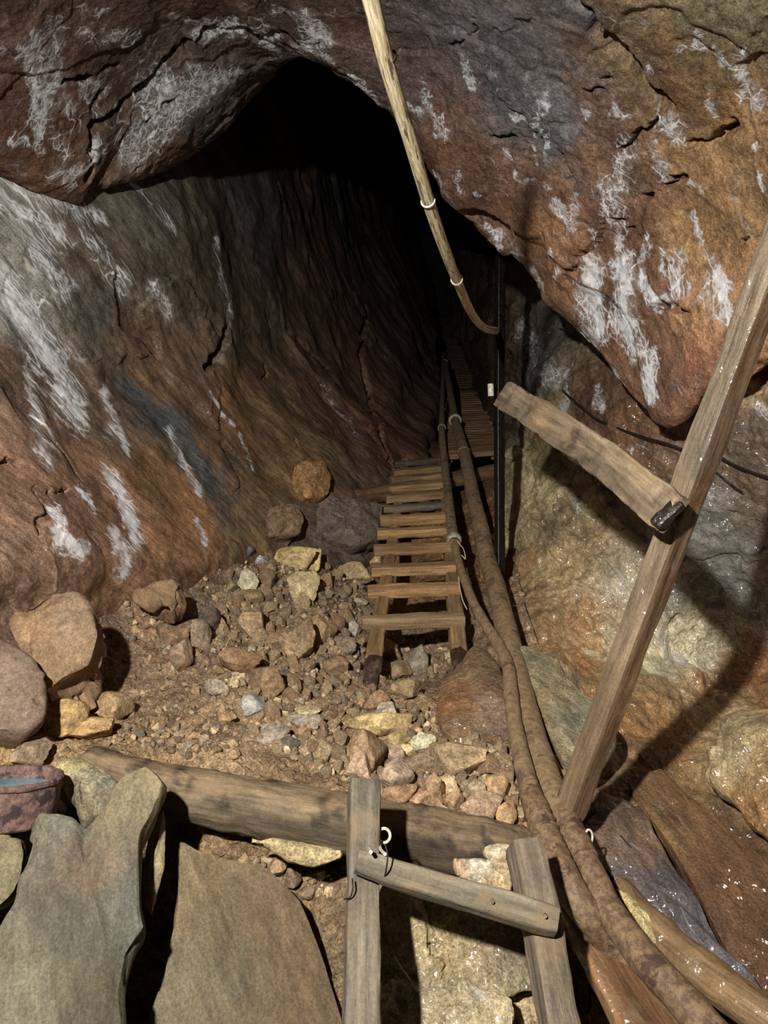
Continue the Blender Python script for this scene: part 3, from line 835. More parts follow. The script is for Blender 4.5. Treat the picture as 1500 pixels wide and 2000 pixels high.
def slab(name, outline, thick, bulge, col, seed, rough=0.012, fac=0.02, mat=None, wet=0.1, eff=0.0, cols=None, stretch=None, stretch_k=0.4, fscale=7.0):
    """boulder or slab whose front face follows the outline (px, py, depth); it has a real back"""
    O = np.array([P(*p) for p in outline])
    m = 150
    Oc = np.concatenate([O[-2:], O, O[:3]])
    t = np.linspace(0, len(O), m, endpoint=False)
    i = t.astype(int); f = (t - i)[:, None]
    p0, p1, p2, p3 = Oc[i + 1], Oc[i + 2], Oc[i + 3], Oc[np.minimum(i + 4, len(Oc) - 1)]
    cr = 0.5 * (2 * p1 + (p2 - p0) * f + (2 * p0 - 5 * p1 + 4 * p2 - p3) * f * f + (3 * p1 - p0 - 3 * p2 + p3) * f ** 3)
    li = p1 * (1 - f) + p2 * f
    cr = 0.45 * cr + 0.55 * li
    C = cr.mean(0)
    _, _, vt = np.linalg.svd(cr - C)
    N = vt[2]
    if N @ (CAM - C) < 0: N = -N
    rings = []
    nf = 34
    for k in range(1, nf + 1):
        s = k / nf
        rings.append(C + (cr - C) * s + N * bulge * (1 - s ** 3))
    for k in range(1, 12):
        a = k / 11
        sc = 1 + 0.05 * math.sin(a * math.pi) - 0.25 * a ** 2
        rings.append(C + (cr - C) * sc - N * thick * a)
    for k in range(1, 6):
        s = 0.75 * (1 - k / 6)
        rings.append(C + (cr - C) * s - N * thick * (1 + 0.08 * k))
    V = np.concatenate(rings)
    R = len(rings)
    idx = np.arange(R * m).reshape(R, m); j = np.roll(idx, -1, 1)
    q = np.stack([idx[:-1], idx[1:], j[1:], j[:-1]], -1).reshape(-1, 4)
    V = np.concatenate([V, [C + N * bulge], [C - N * thick * 1.45]])
    a, b = len(V) - 2, len(V) - 1
    tr = np.array([[a, idx[0, k], idx[0, (k + 1) % m], idx[0, (k + 1) % m]] for k in range(m)] + [[b, idx[-1, (k + 1) % m], idx[-1, k], idx[-1, k]] for k in range(m)])
    n = normals(V, q)
    c0 = V.mean(0)
    if np.einsum('ij,ij->i', n, V - c0).mean() < 0:
        n = -n; q = q[:, ::-1]; tr = tr[:, [0, 2, 1, 1]]
    else:
        tr = tr[:, [0, 1, 2, 2]]
    B = frame(stretch if stretch is not None else (0.2, 0.3, 1))
    fl = V @ B.T; fl[:, 2] *= stretch_k if stretch is not None else 1
    V = V + n * (fac * facets(fl * fscale, 0.85, 0.12, 0.12, seed, 0.22) + rough * fbm(fl * 9, 4, 0.6, seed))[:, None]
    if cols:
        an = Anchor(V)
        W = np.zeros((len(V), 1)); acc = np.zeros((len(V), 3))
        Q = V + 0.04 * np.stack([fbm(V * 9, 3, .6, 41), fbm(V * 9, 3, .6, 42), fbm(V * 9, 3, .6, 43)], 1)
        for px, py, k in cols:
            w = 1 / (((Q - an(px, py)) ** 2).sum(1) + 0.0015) ** 2
            W[:, 0] += w; acc += w[:, None] * lin(k)
        cc = acc / W
    else:
        cc = np.broadcast_to(lin(col), (len(V), 3))
    e = eff(V) if callable(eff) else np.full(len(V), eff)
    me = mesh_faces(name, V, q, tr, mat or M_ROCK, dict(col=cc, eff=e, wet=wet, flow=fl))
    return link(name, me)


def recolour(o, fn):
    """fn(world position, colour) -> colour, for dust and stains that lie on the piece"""
    me = o.data
    n = len(me.vertices)
    V = np.zeros(n * 3, np.float32); me.vertices.foreach_get('co', V); V = V.reshape(-1, 3).astype(float)
    if o.parent: V = V + np.array(o.parent.location)
    Nn = np.zeros(n * 3, np.float32); me.vertices.foreach_get('normal', Nn); Nn = Nn.reshape(-1, 3).astype(float)
    c = np.zeros(n * 4, np.float32); me.attributes['col'].data.foreach_get('color', c); c = c.reshape(-1, 4)
    c[:, :3] = fn(V, Nn, c[:, :3])
    me.attributes['col'].data.foreach_set('color', c.ravel())

# ------------------------------------------------------------------ timber ladders
def ladder_line(px, py, y0=-0.619, d0=2.95, k=0.368):
    d = (k * d0 - y0) / (k + (py - 1000) / F)
    return P(px, py, d)


WOODC = (152, 112, 66)
# near ladder, climbed by whoever holds the lamp
near = tag(empty('wooden_ladder', P(705, 2060, 1.34)), 'grey weathered timber ladder with two thick rails leaning up against the mud-covered log', 'ladder')
nn = 0.8 * UP - 0.6 * FWD                       # faces the viewer
beam('rail', [P(711, 1537, 1.74), P(708, 1760, 1.565), P(705, 2110, 1.30)], 0.066, 0.085, RIGHT + 0.2 * FWD, M_WOOD, (116, 103, 86), near, 0.0025, 1, 0.006, 8)
beam('rail', [P(1022, 1650, 1.68), P(1056, 1800, 1.575), P(1112, 2110, 1.33)], 0.066, 0.085, RIGHT + 0.2 * FWD, M_WOOD, (116, 99, 80), near, 0.0025, 2, 0.004, 8)
rg = beam('rung', [P(697, 1684, 1.55), P(1087, 1802, 1.50)], 0.052, 0.045, P(697, 1640, 1.58) - P(697, 1684, 1.55), M_WOOD, (122, 108, 88), near, 0.0025, 3, 0.004, 6)
tube('wire_wrap', [P(752, 1648, 1.515), P(757, 1672, 1.505), P(754, 1700, 1.505), P(749, 1722, 1.53)], 0.0016, M_WIRE, near).parent = rg
tube('wire_wrap', [P(672, 1756, 1.535), P(684, 1753, 1.52), P(689, 1735, 1.52), P(688, 1716, 1.535)], 0.0016, M_WIRE, near)
tube('nail', [P(723, 1658, 1.535), P(724, 1664, 1.51)], 0.004, M_CLAMP, near, step=0.002).parent = rg
tube('nail', [P(960, 1757, 1.50), P(962, 1762, 1.487)], 0.0035, M_RUST, near, step=0.002).parent = rg
tube('nail', [P(1064, 1786, 1.49), P(1065, 1790, 1.476)], 0.0035, M_RUST, near, step=0.002).parent = rg
o = tube('pale_wire_loop', [P(740, 1640, 1.68)] + [P(750 + 12 * math.cos(a), 1632 + 14 * math.sin(a), 1.66) for a in np.linspace(-2.6, 2.4, 12)] + [P(741, 1648, 1.65), P(744, 1660, 1.6), P(752, 1668, 1.54)], 0.0034, M_PALEWIRE)
tag(o, 'pale curled wire loop hanging beside the grey ladder rail in front of the log', 'wire')
o = tube('wood_splinter', [P(766, 1866, 1.58), P(785, 1893, 1.63), P(803, 1916, 1.7)], [0.004, 0.003, 0.0015], M_WOOD, None, (150, 130, 104))
tag(o, 'thin pale stick poking down at the rock between the near ladder rails', 'stick')

# ladder standing on the rubble
mid = tag(empty('wooden_ladder', ladder_line(800, 1330)), 'muddy brown slatted ladder standing on the rubble, with tapering dark wet feet', 'ladder')
LR = RIGHT
for k, (xs, xe, sd) in enumerate((((724, 1325), (791, 900), 11), ((899, 1305), (861, 900), 12))):
    p0 = ladder_line(*xs); p1 = ladder_line(*xe)
    dirn = (p1 - p0) / np.linalg.norm(p1 - p0)
    beam('rail', [p0 + 0.1 * dirn, p0 * 0.5 + p1 * 0.5, p1], [0.068, 0.055], [0.066, 0.06], LR + 0.25 * FWD, M_WOOD, WOODC, mid, 0.003, sd, 0.004, 6)
    beam('foot', [p0 + 0.11 * dirn, p0 - 0.0 * dirn, p0 - 0.06 * dirn - 0.02 * UP], [0.07, 0.042], [0.068, 0.034], LR, M_WOODWET, (58, 40, 30), mid, 0.004, sd + 3, 0.01, 4)
rungs = [(1227, 708, 905, 0), (1166, 718, 895, 0), (1124, 725, 888, 0), (1084, 730, 879, 0), (1051, 736, 872, 0), (1026, 742, 869, 0), (1002, 747, 866, 1), (981, 753, 864, 0), (961, 758, 863, 0), (945, 762, 861, 0), (930, 767, 860, 0), (913, 770, 857, 1)]
sdir = 0.35 * UP + FWD
for k, (y, xl, xr, rd) in enumerate(rungs):
    yl, yr = y + 3, y - 3
    if y < 1010: yl, yr = y + 4.5, y - 4.5
    a, b = ladder_line(xl, yl), ladder_line(xr, yr)
    off = 0.042 * nn
    c = [(142, 112, 74), (168, 122, 68), (164, 120, 70), (164, 120, 68), (160, 118, 66), (160, 118, 64), (112, 96, 78), (150, 114, 70), (150, 114, 70), (146, 110, 68), (142, 108, 66), (84, 70, 56)][k]
    r = beam('rung', [a + off, b + off], 0.066 if not rd else 0.055, 0.052 if not rd else 0.05, sdir, M_WOOD, c, mid, 0.003, 20 + k, 0.004, 7 if not rd else 2.2)
    if rd: r['label'] = 'round grey pole rung'


# closely slatted ladder higher up the stope
def slat_ladder(name, label, L0, R0, n, seed, col):
    root = tag(empty(name, (L0[0] + R0[0]) / 2), label, 'ladder')
    L0 = np.array(L0); R0 = np.array(R0)
    A = catmull(L0, n, 0); B = catmull(R0, n, 0)
    beam('rail', L0, 0.05, 0.05, RIGHT, M_WOOD, col, root, 0.003, seed)
    beam('rail', R0, 0.05, 0.05, RIGHT, M_WOOD, col, root, 0.003, seed + 1)
    for k in range(n):
        j = 0.012 * math.sin(k * 2.3)
        off = 0.04 * nn
        e = (B[k] - A[k]) / np.linalg.norm(B[k] - A[k])
        beam('rung', [A[k] + off - (0.03 + j) * e, B[k] + off + (0.03 - j) * e], 0.075, 0.04, sdir, M_WOOD, np.array(col) * (1 + 0.08 * math.sin(k * 1.7)), root, 0.003, seed + 2 + k, 0.003)
    return root


slat_ladder('wooden_ladder', 'brown closely slatted ladder climbing beside the black steel pole above the cross log',
            [P(878, 900, 5.62), P(874, 850, 6.4), P(874, 810, 7.9), P(882, 770, 11)], [P(966, 892, 5.62), P(955, 848, 6.4), P(941, 808, 7.9), P(924, 768, 11)], 30, 60, (142, 102, 62))
slat_ladder('wooden_ladder', 'dim uppermost slatted ladder vanishing into the dark end of the stope',
            [P(884, 762, 11.3), P(878, 712, 13.4), P(874, 668, 16.0)], [P(922, 760, 11.3), P(914, 712, 13.4), P(906, 668, 16.0)], 24, 100, (96, 74, 52))

# ------------------------------------------------------------------ logs, post, plank, pole
o = tube('round_log', [P(180, 1498, 2.2), P(260, 1530, 2.12), P(450, 1568, 2.06), P(650, 1604, 2.0), P(850, 1640, 1.96), P(990, 1664, 1.94), P(1052, 1676, 1.93)], [0.062, 0.07, 0.073, 0.075, 0.074, 0.07, 0.064], M_WOOD, None, (100, 82, 60), 0.006, 56, 0.012, 5)
def log_dirt(V, N, c):
    x, y, z = project(V)
    k = np.clip((x - 700) / 120, 0, 1)[:, None]
    c = c * (1 - k) + lin((84, 64, 46)) * k
    d = np.clip(N @ UP * 1.6 - 0.35 + 0.6 * fbm(V * 9, 4, 0.6, 71), 0, 1)[:, None]
    c = c * (1 - d) + lin((134, 107, 75)) * d
    st = np.clip(fbm(V * np.array([11, 11, 11]), 4, 0.65, 72) * 2.2 - 0.55, 0, 0.8)[:, None]
    return c * (1 - st) + lin((46, 38, 32)) * st


recolour(o, log_dirt)
tag(o, 'thick mud-covered log lying across, holding back the rubble behind the near ladder', 'log')
o = tube('round_log', [P(690, 972, 4.72), P(760, 962, 4.95), P(880, 938, 5.28), P(960, 922, 5.45), P(1034, 905, 5.5)], [0.05, 0.052, 0.055, 0.052, 0.046], M_WOODWET, None, (122, 92, 62), 0.004, 40, 0.02, 6)
tag(o, 'wet round cross log jammed between the walls under the top of the slatted ladder', 'log')

pd = P(1510, 440, 1.62) - P(1112, 1585, 1.98)
post = beam('timber_post', [P(1110, 1592, 2.0), P(1765, -175, 1.52)], 0.062, 0.062, RIGHT * 0.88 + FWD * 0.47, M_WOODWET, (122, 102, 80), None, 0.0018, 41, 0.004, 14)
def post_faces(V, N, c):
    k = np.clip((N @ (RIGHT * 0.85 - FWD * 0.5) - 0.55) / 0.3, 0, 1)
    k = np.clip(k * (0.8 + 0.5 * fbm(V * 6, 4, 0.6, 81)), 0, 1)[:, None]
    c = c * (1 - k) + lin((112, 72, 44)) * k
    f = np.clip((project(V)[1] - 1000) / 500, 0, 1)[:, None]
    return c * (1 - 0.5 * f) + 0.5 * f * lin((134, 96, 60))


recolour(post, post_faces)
tag(post, 'long square leaning timber prop crossing in front of the wet right wall', 'post')
plank = beam('rough_plank', [P(984, 771, 2.8), P(1060, 818, 2.4), P(1170, 892, 2.05), P(1312, 1006, 1.70)], [0.1, 0.1], [0.03, 0.034], UP + 0.5 * RIGHT + 0.1 * FWD, M_WOOD, (132, 110, 84), None, 0.003, 45, 0.014, 14)
def plank_stain(V, N, c):
    st = np.clip(fbm(V * 8, 4, 0.6, 91) * 2 - 0.3, 0, 0.75)[:, None]
    c = c * (1 - st) + lin((84, 62, 50)) * st
    d = np.clip(fbm(V * 5, 3, 0.5, 92) * 1.8 - 0.2, 0, 0.7)[:, None]
    return c * (1 - d) + lin((146, 116, 78)) * d


recolour(plank, plank_stain)
tag(plank, 'rough brown plank running from the leaning prop back to the black pole', 'plank')
beam('sawn_end', [P(1298, 995, 1.712), P(1316, 1009, 1.693)], 0.086, 0.034, UP + 0.5 * RIGHT + 0.1 * FWD, M_WOODWET, (30, 24, 20), None, 0.005, 46, 0.006, 6).parent = plank
bpy.data.objects['sawn_end']['label'] = 'dark wet sawn end of the plank'

o = beam('steel_pole', [P(976, 1115, 3.72), P(975, 800, 3.75), P(977, 500, 3.8)], 0.042, 0.042, RIGHT + 0.4 * FWD, M_BLACK, (30, 26, 24), None, 0.0006, 47, 0, 7)
tag(o, 'thin black wet upright steel pole rising into the dark beside the slatted ladder', 'pole')
o = tube('plastic_tube_end', [P(958, 750, 3.68), P(959, 774, 3.68)], 0.0145, M_PALEWIRE)
tag(o, 'short white plastic tube end fixed to the black pole at the plank tip', 'tube')

# ------------------------------------------------------------------ pipes and hoses
big = [(869, 708, 10.5), (880, 770, 7.6), (889, 822, 6.2), (906, 882, 5.3), (922, 960, 4.6), (939, 1032, 4.05), (954, 1100, 3.7), (967, 1140, 3.45), (984, 1210, 3.1), (999, 1269, 2.87), (1017, 1350, 2.6), (1035, 1420, 2.4), (1068, 1525, 2.13), (1097, 1595, 1.98), (1124, 1650, 1.9), (1155, 1710, 1.81), (1195, 1785, 1.71), (1260, 1872, 1.6), (1330, 1950, 1.51), (1430, 2060, 1.42)]
bp = np.array([P(*c) for c in big])
bigr = tag(empty('water_pipe', bp[-1]), 'thick mud-coated pipe curving down the right side past the slatted ladder', 'pipe')
tube('pipe_length', bp[2:14], [.036, .039, .041, .042, .043, .043, .043, .043, .042, .042, .041, .041], M_MUDHOSE, bigr, noise=0.002, nseg=32, step=0.016, seed=1)
tube('pipe_length', bp[:3], [.033, .033, .034], M_MUDHOSE, bigr, noise=0.001, nseg=24, seed=2)
lo = tube('pipe_length', bp[13:], [.036, .035, .034, .034, .034, .034, .035], M_RUST, bigr, noise=0.002, nseg=32, step=0.012, seed=3)
lo['label'] = 'rusty lower length of the pipe'
ring('collar', P(889, 821, 6.2), bp[3] - bp[2], 0.043, 0.012, M_CLAMP, bigr, 0.02)['label'] = 'pale clamp collar on the pipe'
ring('collar', P(869, 708, 10.5), bp[1] - bp[0], 0.036, 0.01, M_CLAMP, bigr, 0.02)
ring('collar', P(906, 884, 5.28), bp[4] - bp[2], 0.041, 0.006, M_MUDHOSE, bigr, 0.02)
sl = tube('sleeve', [P(1104, 1606, 1.965), P(1122, 1645, 1.905), P(1140, 1680, 1.85)], [.039, .04, .037], M_RUST, bigr, seed=9)
V_ = [P(1003, 1285, 2.8), P(1024, 1296, 2.77), P(1036, 1308, 2.76)]
tube('binding', [P(975, 1268, 2.86), P(997, 1280, 2.81), P(1020, 1300, 2.76), P(1034, 1306, 2.76)], 0.006, M_MUDHOSE, bigr)

small = [(866, 690, 11.5), (864, 780, 7.4), (863, 835, 6.1), (868, 900, 5.3), (875, 960, 4.65), (881, 1020, 4.12), (888, 1064, 3.8), (894, 1090, 3.65), (906, 1130, 3.42), (926, 1180, 3.17), (950, 1222, 2.98), (975, 1262, 2.82), (992, 1300, 2.68), (998, 1350, 2.52), (1006, 1420, 2.34), (1030, 1525, 2.08), (1052, 1595, 1.95), (1074, 1650, 1.87), (1103, 1715, 1.78), (1142, 1780, 1.72), (1200, 1850, 1.73), (1275, 1940, 1.7)]
sp = np.array([P(*c) for c in small])
smr = tag(empty('water_hose', sp[16]), 'thinner muddy hose running down the right edge of the slatted ladder beside the thick pipe', 'hose')
tube('hose_length', sp[:7], [.022, .022, .025, .026, .026, .028, .029], M_MUDHOSE, smr, nseg=24, seed=4, noise=0.001)
tube('hose_length', sp[6:17], [.02, .019, .019, .02, .021, .022, .023, .024, .025, .027, .03], M_MUDHOSE, smr, nseg=28, seed=5, noise=0.0015, step=0.014)
lo = tube('hose_length', sp[15:], [.028, .034, .036, .036, .034, .033, .032], M_RUST, smr, nseg=32, seed=6, noise=0.003, step=0.01)
lo['label'] = 'cracked rusty lower length of the hose'
ring('coupling', P(887, 1054, 3.86), sp[7] - sp[5], 0.026, 0.012, M_CLAMP, smr, 0.03)['label'] = 'pale hose coupling'
ring('coupling', P(863, 836, 6.1), sp[3] - sp[1], 0.026, 0.009, M_CLAMP, smr, 0.02)
for f in (0.25, 0.55, 0.85):
    c = sp[16] * (1 - f) + sp[17] * f
    ring('crack_band', c, sp[17] - sp[16], 0.0335, 0.004, M_RUST, smr, 0.004)
tube('tie_wire', [P(893, 1058, 3.8), P(905, 1072, 3.72), P(909, 1092, 3.66), P(900, 1086, 3.66), P(896, 1130, 3.5), P(903, 1170, 3.4), P(912, 1190, 3.35)], 0.0022, M_PALEWIRE, smr)

cane = [(630, -300, 1.14), (690, -110, 1.30), (722, -10, 1.40), (760, 140, 1.56), (800, 270, 1.74), (836, 392, 1.95), (866, 480, 2.16), (891, 544, 2.38), (915, 600, 2.66), (934, 630, 2.95), (952, 643, 3.3), (969, 646, 3.7)]
cp = np.array([P(*c) for c in cane])
cr_ = tag(empty('cane_conduit', cp[5]), 'long pale yellow split cane conduit hanging from the roof in front of the dark opening', 'pipe')
tube('cane_length', cp, [.0168, .0168, .0168, .0166, .0164, .0162, .0158, .015, .0147, .0145, .0155, .017], M_CANE, cr_, nseg=24, step=0.012)
for px, py, d in ((757, 112, 1.535), (836, 393, 1.952), (892, 546, 2.385)):
    i = np.argmin(np.linalg.norm(cp - P(px, py, d), axis=1)); i = min(max(i, 1), len(cp) - 2)
    ring('binding', P(px, py, d), cp[i + 1] - cp[i - 1], 0.0172, 0.0022, M_PALEWIRE if py > 200 else M_WIRE, cr_, 0.004)


def wall_cable(name, label, pts, off, r, which=('right', 'roof')):
    L = []
    for px, py in pts:
        h = hit(px, py, which)
        L.append(P(px, py, depth(h[0]) - off))
    o = tube(name, L, r, M_WIRE)
    return tag(o, label, 'cable')


wall_cable('cable', 'thin black cable slung along the wall from the dark recess to behind the leaning prop', [(1098, 762), (1135, 795), (1172, 822), (1240, 848), (1300, 866), (1340, 880)], 0.05, 0.0045)
wall_cable('cable', 'upper of two black cables reaching from the prop to the right edge', [(1392, 880), (1412, 896), (1450, 915), (1512, 936)], 0.05, 0.004)
wall_cable('cable', 'lower thin black cable dropping along a crack right of the prop', [(1385, 910), (1420, 940), (1450, 962)], 0.04, 0.003)
o = wall_cable('cable', 'thin black wire trailing over the purple-grey slab beside the rusty pipe', [(1212, 1632), (1240, 1662), (1262, 1664), (1300, 1712), (1376, 1736)], 0.1, 0.0022)
h = hit(1150, 1625, ('right',))
o = tube('wire_hook', [P(1143, 1628, 1.9), P(1149, 1620, 1.9), P(1156, 1626, 1.9), P(1157, 1638, 1.9), P(1155, 1646, 1.89)], 0.0028, M_PALEWIRE)
tag(o, 'small pale bent wire hook sticking up beside the thick pipe', 'wire')

# wet timbers beside the pipes at the lower right
o = tube('wet_pole', [P(1212, 1735, 1.93), P(1270, 1810, 1.80), P(1380, 1905, 1.66), P(1530, 2010, 1.52)], [0.03, 0.04, 0.043, 0.044], M_WOODWET, None, (140, 106, 66), 0.005, 36, 0.012, 8)
tag(o, 'wet pale-streaked pole lying just right of the rusty pipe', 'pole')
o = beam('wet_board', [P(1080, 1715, 1.93), P(1170, 1850, 1.75), P(1300, 2060, 1.55)], [0.06, 0.16], 0.05, RIGHT + 0.3 * FWD, M_WOODWET, (128, 86, 50), None, 0.006, 52, 0.01, 4)
tag(o, 'wet orange-brown board lying between the near ladder and the rusty pipe', 'board')

# ------------------------------------------------------------------ tin
can_c = P(22, 1552, 1.83)
can = empty('rusty_tin', can_c - 0.055 * np.array([0, 0, 1]))
tag(can, 'rusty open tin of still water standing among the slabs at the left edge', 'tin')
zz = np.array([0.05, -0.22, 1.0]); zz /= np.linalg.norm(zz)
Bc = frame(zz)
prof = [(0.0, -0.06), (0.1, -0.06), (0.105, -0.055), (0.107, 0.0), (0.107, 0.03), (0.113, 0.034), (0.114, 0.042), (0.109, 0.046), (0.1, 0.044), (0.097, 0.03), (0.097, -0.05), (0.0, -0.05)]
prof = [prof[0]] + [tuple(np.array(a) * (1 - f) + np.array(b) * f) for a, b in zip(prof[:-1], prof[1:]) for f in (0.25, 0.5, 0.75, 1.0)]
ns = 96
V = np.array([can_c + r * (math.cos(t) * Bc[0] + math.sin(t) * Bc[1]) + z * Bc[2] for r, z in prof for t in np.linspace(0, 2 * math.pi, ns, endpoint=False)])
V = V + 0.003 * fbm(V * 22, 4, 0.6, 61)[:, None] * normals(V, quads(len(prof), ns))
i = np.arange(len(prof) * ns).reshape(len(prof), ns); j = np.roll(i, -1, 1)
q = np.stack([i[:-1], j[:-1], j[1:], i[1:]], -1).reshape(-1, 4)
link('tin_body', mesh_faces('tin_body', V - np.array(can.location), q, [], M_CAN, dict(flow=V)), can)
Vw = np.array([can_c + 0.016 * Bc[2]] + [can_c + 0.0985 * (math.cos(t) * Bc[0] + math.sin(t) * Bc[1]) + 0.016 * Bc[2] for t in np.linspace(0, 2 * math.pi, 48, endpoint=False)])
link('water', mesh_faces('water', Vw - np.array(can.location), [], [[0, k + 1, (k + 1) % 48 + 1] for k in range(48)], M_WATER, dict(flow=Vw)), can)['label'] = 'still blue-grey water surface'

# ------------------------------------------------------------------ boulders and slabs
GREY = (128, 118, 92)
gdir = P(200, 2000, 1.45) - P(180, 1560, 1.7)


def rock(name, label, *a, **k):
    return tag(slab(name, *a, **k), label, 'rock')


rock('rock_slab', 'large two-peaked grey-brown slab standing at the lower left below the tin',
     [(72, 1610, 1.74), (84, 1592, 1.74), (110, 1590, 1.74), (138, 1598, 1.74), (168, 1622, 1.74), (205, 1570, 1.78), (240, 1518, 1.82), (282, 1502, 1.82), (314, 1530, 1.8), (300, 1578, 1.76), (275, 1632, 1.7), (276, 1752, 1.62), (282, 1810, 1.58), (252, 1860, 1.56), (234, 1935, 1.5), (228, 2120, 1.4), (-60, 2120, 1.4), (-20, 1860, 1.56), (28, 1770, 1.6), (48, 1704, 1.66), (62, 1656, 1.7)],
     0.1, 0.015, GREY, 101, 0.006, 0.014, M_SLAB, 0.15, 0, [(110, 1620, (104, 98, 82)), (200, 1720, (98, 92, 78)), (220, 1560, (136, 118, 86)), (280, 1540, (118, 104, 74)), (150, 1800, (96, 90, 74)), (250, 1760, (104, 98, 86)), (60, 1950, (110, 102, 80)), (200, 1950, (92, 82, 62)), (170, 1700, (106, 86, 68))], gdir, 0.3)
rock('rock_slab', 'broad olive-brown flat slab filling the space left of the near ladder',
     [(350, 1642, 1.97), (420, 1672, 1.97), (510, 1690, 1.97), (585, 1760, 1.9), (630, 1870, 1.83), (668, 1990, 1.74), (672, 2140, 1.66), (270, 2140, 1.6), (290, 1990, 1.68), (326, 1870, 1.77), (346, 1760, 1.87)],
     0.1, 0.01, (136, 114, 76), 102, 0.006, 0.012, M_SLAB, 0.2, 0, [(380, 1700, (124, 102, 70)), (480, 1800, (116, 100, 70)), (420, 1950, (106, 97, 74)), (600, 1900, (108, 84, 56)), (560, 1980, (112, 90, 62)), (540, 1760, (104, 82, 58))], gdir + 0.2 * RIGHT, 0.3)
rock('rock_sliver', 'narrow upright rock sliver wedged in the dark gap between the two big slabs',
     [(318, 1585, 1.86), (324, 1620, 1.85), (322, 1690, 1.8), (308, 1740, 1.77), (296, 1785, 1.74), (286, 1760, 1.75), (279, 1690, 1.79), (290, 1625, 1.84)], 0.05, 0.01, (138, 120, 86), 103, 0.004, 0.01, M_SLAB)
rock('rock_slab', 'small yellowish-grey slab at the left edge just under the tin',
     [(-70, 1628, 1.72), (0, 1630, 1.72), (44, 1634, 1.73), (45, 1680, 1.7), (30, 1738, 1.66), (0, 1768, 1.64), (-70, 1775, 1.62)], 0.09, 0.012, (126, 112, 80), 104, 0.005, 0.012, M_SLAB)
rock('rock_chunk', 'pale yellow-grey pointed rock standing behind the tin',
     [(108, 1492, 2.0), (128, 1482, 2.02), (152, 1484, 2.02), (200, 1500, 2.0), (222, 1530, 1.97), (205, 1575, 1.92), (165, 1600, 1.88), (150, 1560, 1.9), (120, 1530, 1.95)], 0.08, 0.02, (170, 148, 96), 105, 0.006, 0.02, cols=[(125, 1510, (184, 158, 100)), (180, 1530, (140, 132, 110)), (160, 1570, (150, 134, 98))])
rock('rock_slab', 'flat yellowish stone wedged under the log left of the near ladder',
     [(488, 1640, 1.93), (530, 1636, 1.93), (600, 1645, 1.92), (664, 1660, 1.9), (662, 1678, 1.89), (610, 1690, 1.89), (560, 1680, 1.9), (515, 1655, 1.92)], 0.07, 0.012, (178, 154, 104), 106, 0.005, 0.015)
rock('boulder', 'big tan angular boulder with a black shadow beside it at the left wall foot',
     [(18, 1210, 2.36), (40, 1180, 2.38), (93, 1140, 2.42), (150, 1166, 2.4), (184, 1216, 2.35), (190, 1262, 2.32), (178, 1300, 2.29), (130, 1325, 2.24), (88, 1350, 2.2), (60, 1310, 2.22), (30, 1262, 2.28)],
     0.2, 0.03, (150, 118, 86), 107, 0.004, 0.09, M_SLAB, fscale=3.6, cols=[(60, 1230, (150, 112, 76)), (130, 1220, (142, 114, 86)), (110, 1300, (152, 118, 82))])
rock('boulder', 'pinkish-brown block at the left edge below the big tan boulder',
     [(-80, 1270, 2.1), (0, 1262, 2.16), (42, 1284, 2.16), (78, 1318, 2.14), (90, 1370, 2.1), (80, 1402, 2.06), (50, 1422, 2.04), (0, 1426, 2.03), (-80, 1424, 2.0)],
     0.16, 0.02, (128, 102, 84), 108, 0.005, 0.06, M_SLAB, fscale=4)
rock('rock_ledge', 'orange-brown ledge with a dark notch under its tip on the upper rubble slope',
     [(262, 1150, 2.92), (300, 1140, 2.95), (340, 1142, 2.95), (352, 1165, 2.92), (338, 1196, 2.88), (318, 1178, 2.9), (290, 1182, 2.9), (268, 1172, 2.9)], 0.12, 0.02, (140, 106, 74), 109, 0.004, 0.05, M_SLAB, fscale=5)
rock('wet_boulder', 'wet orange boulder at the foot of the slatted ladder beside the hose',
     [(922, 1262, 2.98), (948, 1264, 2.94), (976, 1310, 2.74), (994, 1370, 2.52), (996, 1430, 2.38), (930, 1446, 2.36), (876, 1434, 2.38), (850, 1392, 2.5), (858, 1344, 2.68), (884, 1318, 2.82)],
     0.16, 0.03, (178, 120, 66), 110, 0.008, 0.012, M_WET, wet=0.9, fscale=4, cols=[(890, 1370, (170, 112, 58)), (940, 1300, (150, 116, 82)), (950, 1380, (158, 124, 98)), (970, 1420, (134, 106, 84)), (900, 1420, (146, 112, 76))])
rock('rock_slab', 'smooth grey-green triangular slab between the thick pipe and the leaning prop foot',
     [(1016, 1262, 2.82), (1062, 1276, 2.78), (1120, 1335, 2.62), (1185, 1400, 2.46), (1202, 1435, 2.38), (1160, 1500, 2.26), (1100, 1480, 2.3), (1070, 1430, 2.42), (1040, 1350, 2.6)],
     0.12, 0.012, (142, 130, 98), 111, 0.005, 0.012, wet=0.4, cols=[(1050, 1300, (150, 136, 102)), (1110, 1400, (128, 124, 104)), (1150, 1440, (132, 124, 104)), (1080, 1400, (160, 126, 70))], stretch=P(1180, 1420, 2.45) - P(1030, 1290, 2.8), stretch_k=0.35)
rd = P(1490, 1850, 1.75) - P(1240, 1560, 2.3)
rock('rock_slab', 'long wet brown plank-like rock slab slanting down at the lower right edge',
     [(1225, 1520, 2.36), (1290, 1500, 2.36), (1345, 1545, 2.28), (1430, 1620, 2.12), (1560, 1740, 1.92), (1620, 1960, 1.7), (1500, 1985, 1.7), (1430, 1880, 1.8), (1370, 1760, 1.92), (1310, 1650, 2.08), (1260, 1580, 2.22)],
     0.1, 0.01, (124, 84, 48), 112, 0.006, 0.012, M_WET, wet=0.8, cols=[(1300, 1580, (132, 90, 50)), (1400, 1700, (120, 80, 46)), (1470, 1850, (110, 74, 48)), (1280, 1600, (150, 110, 60))], stretch=rd, stretch_k=0.25)
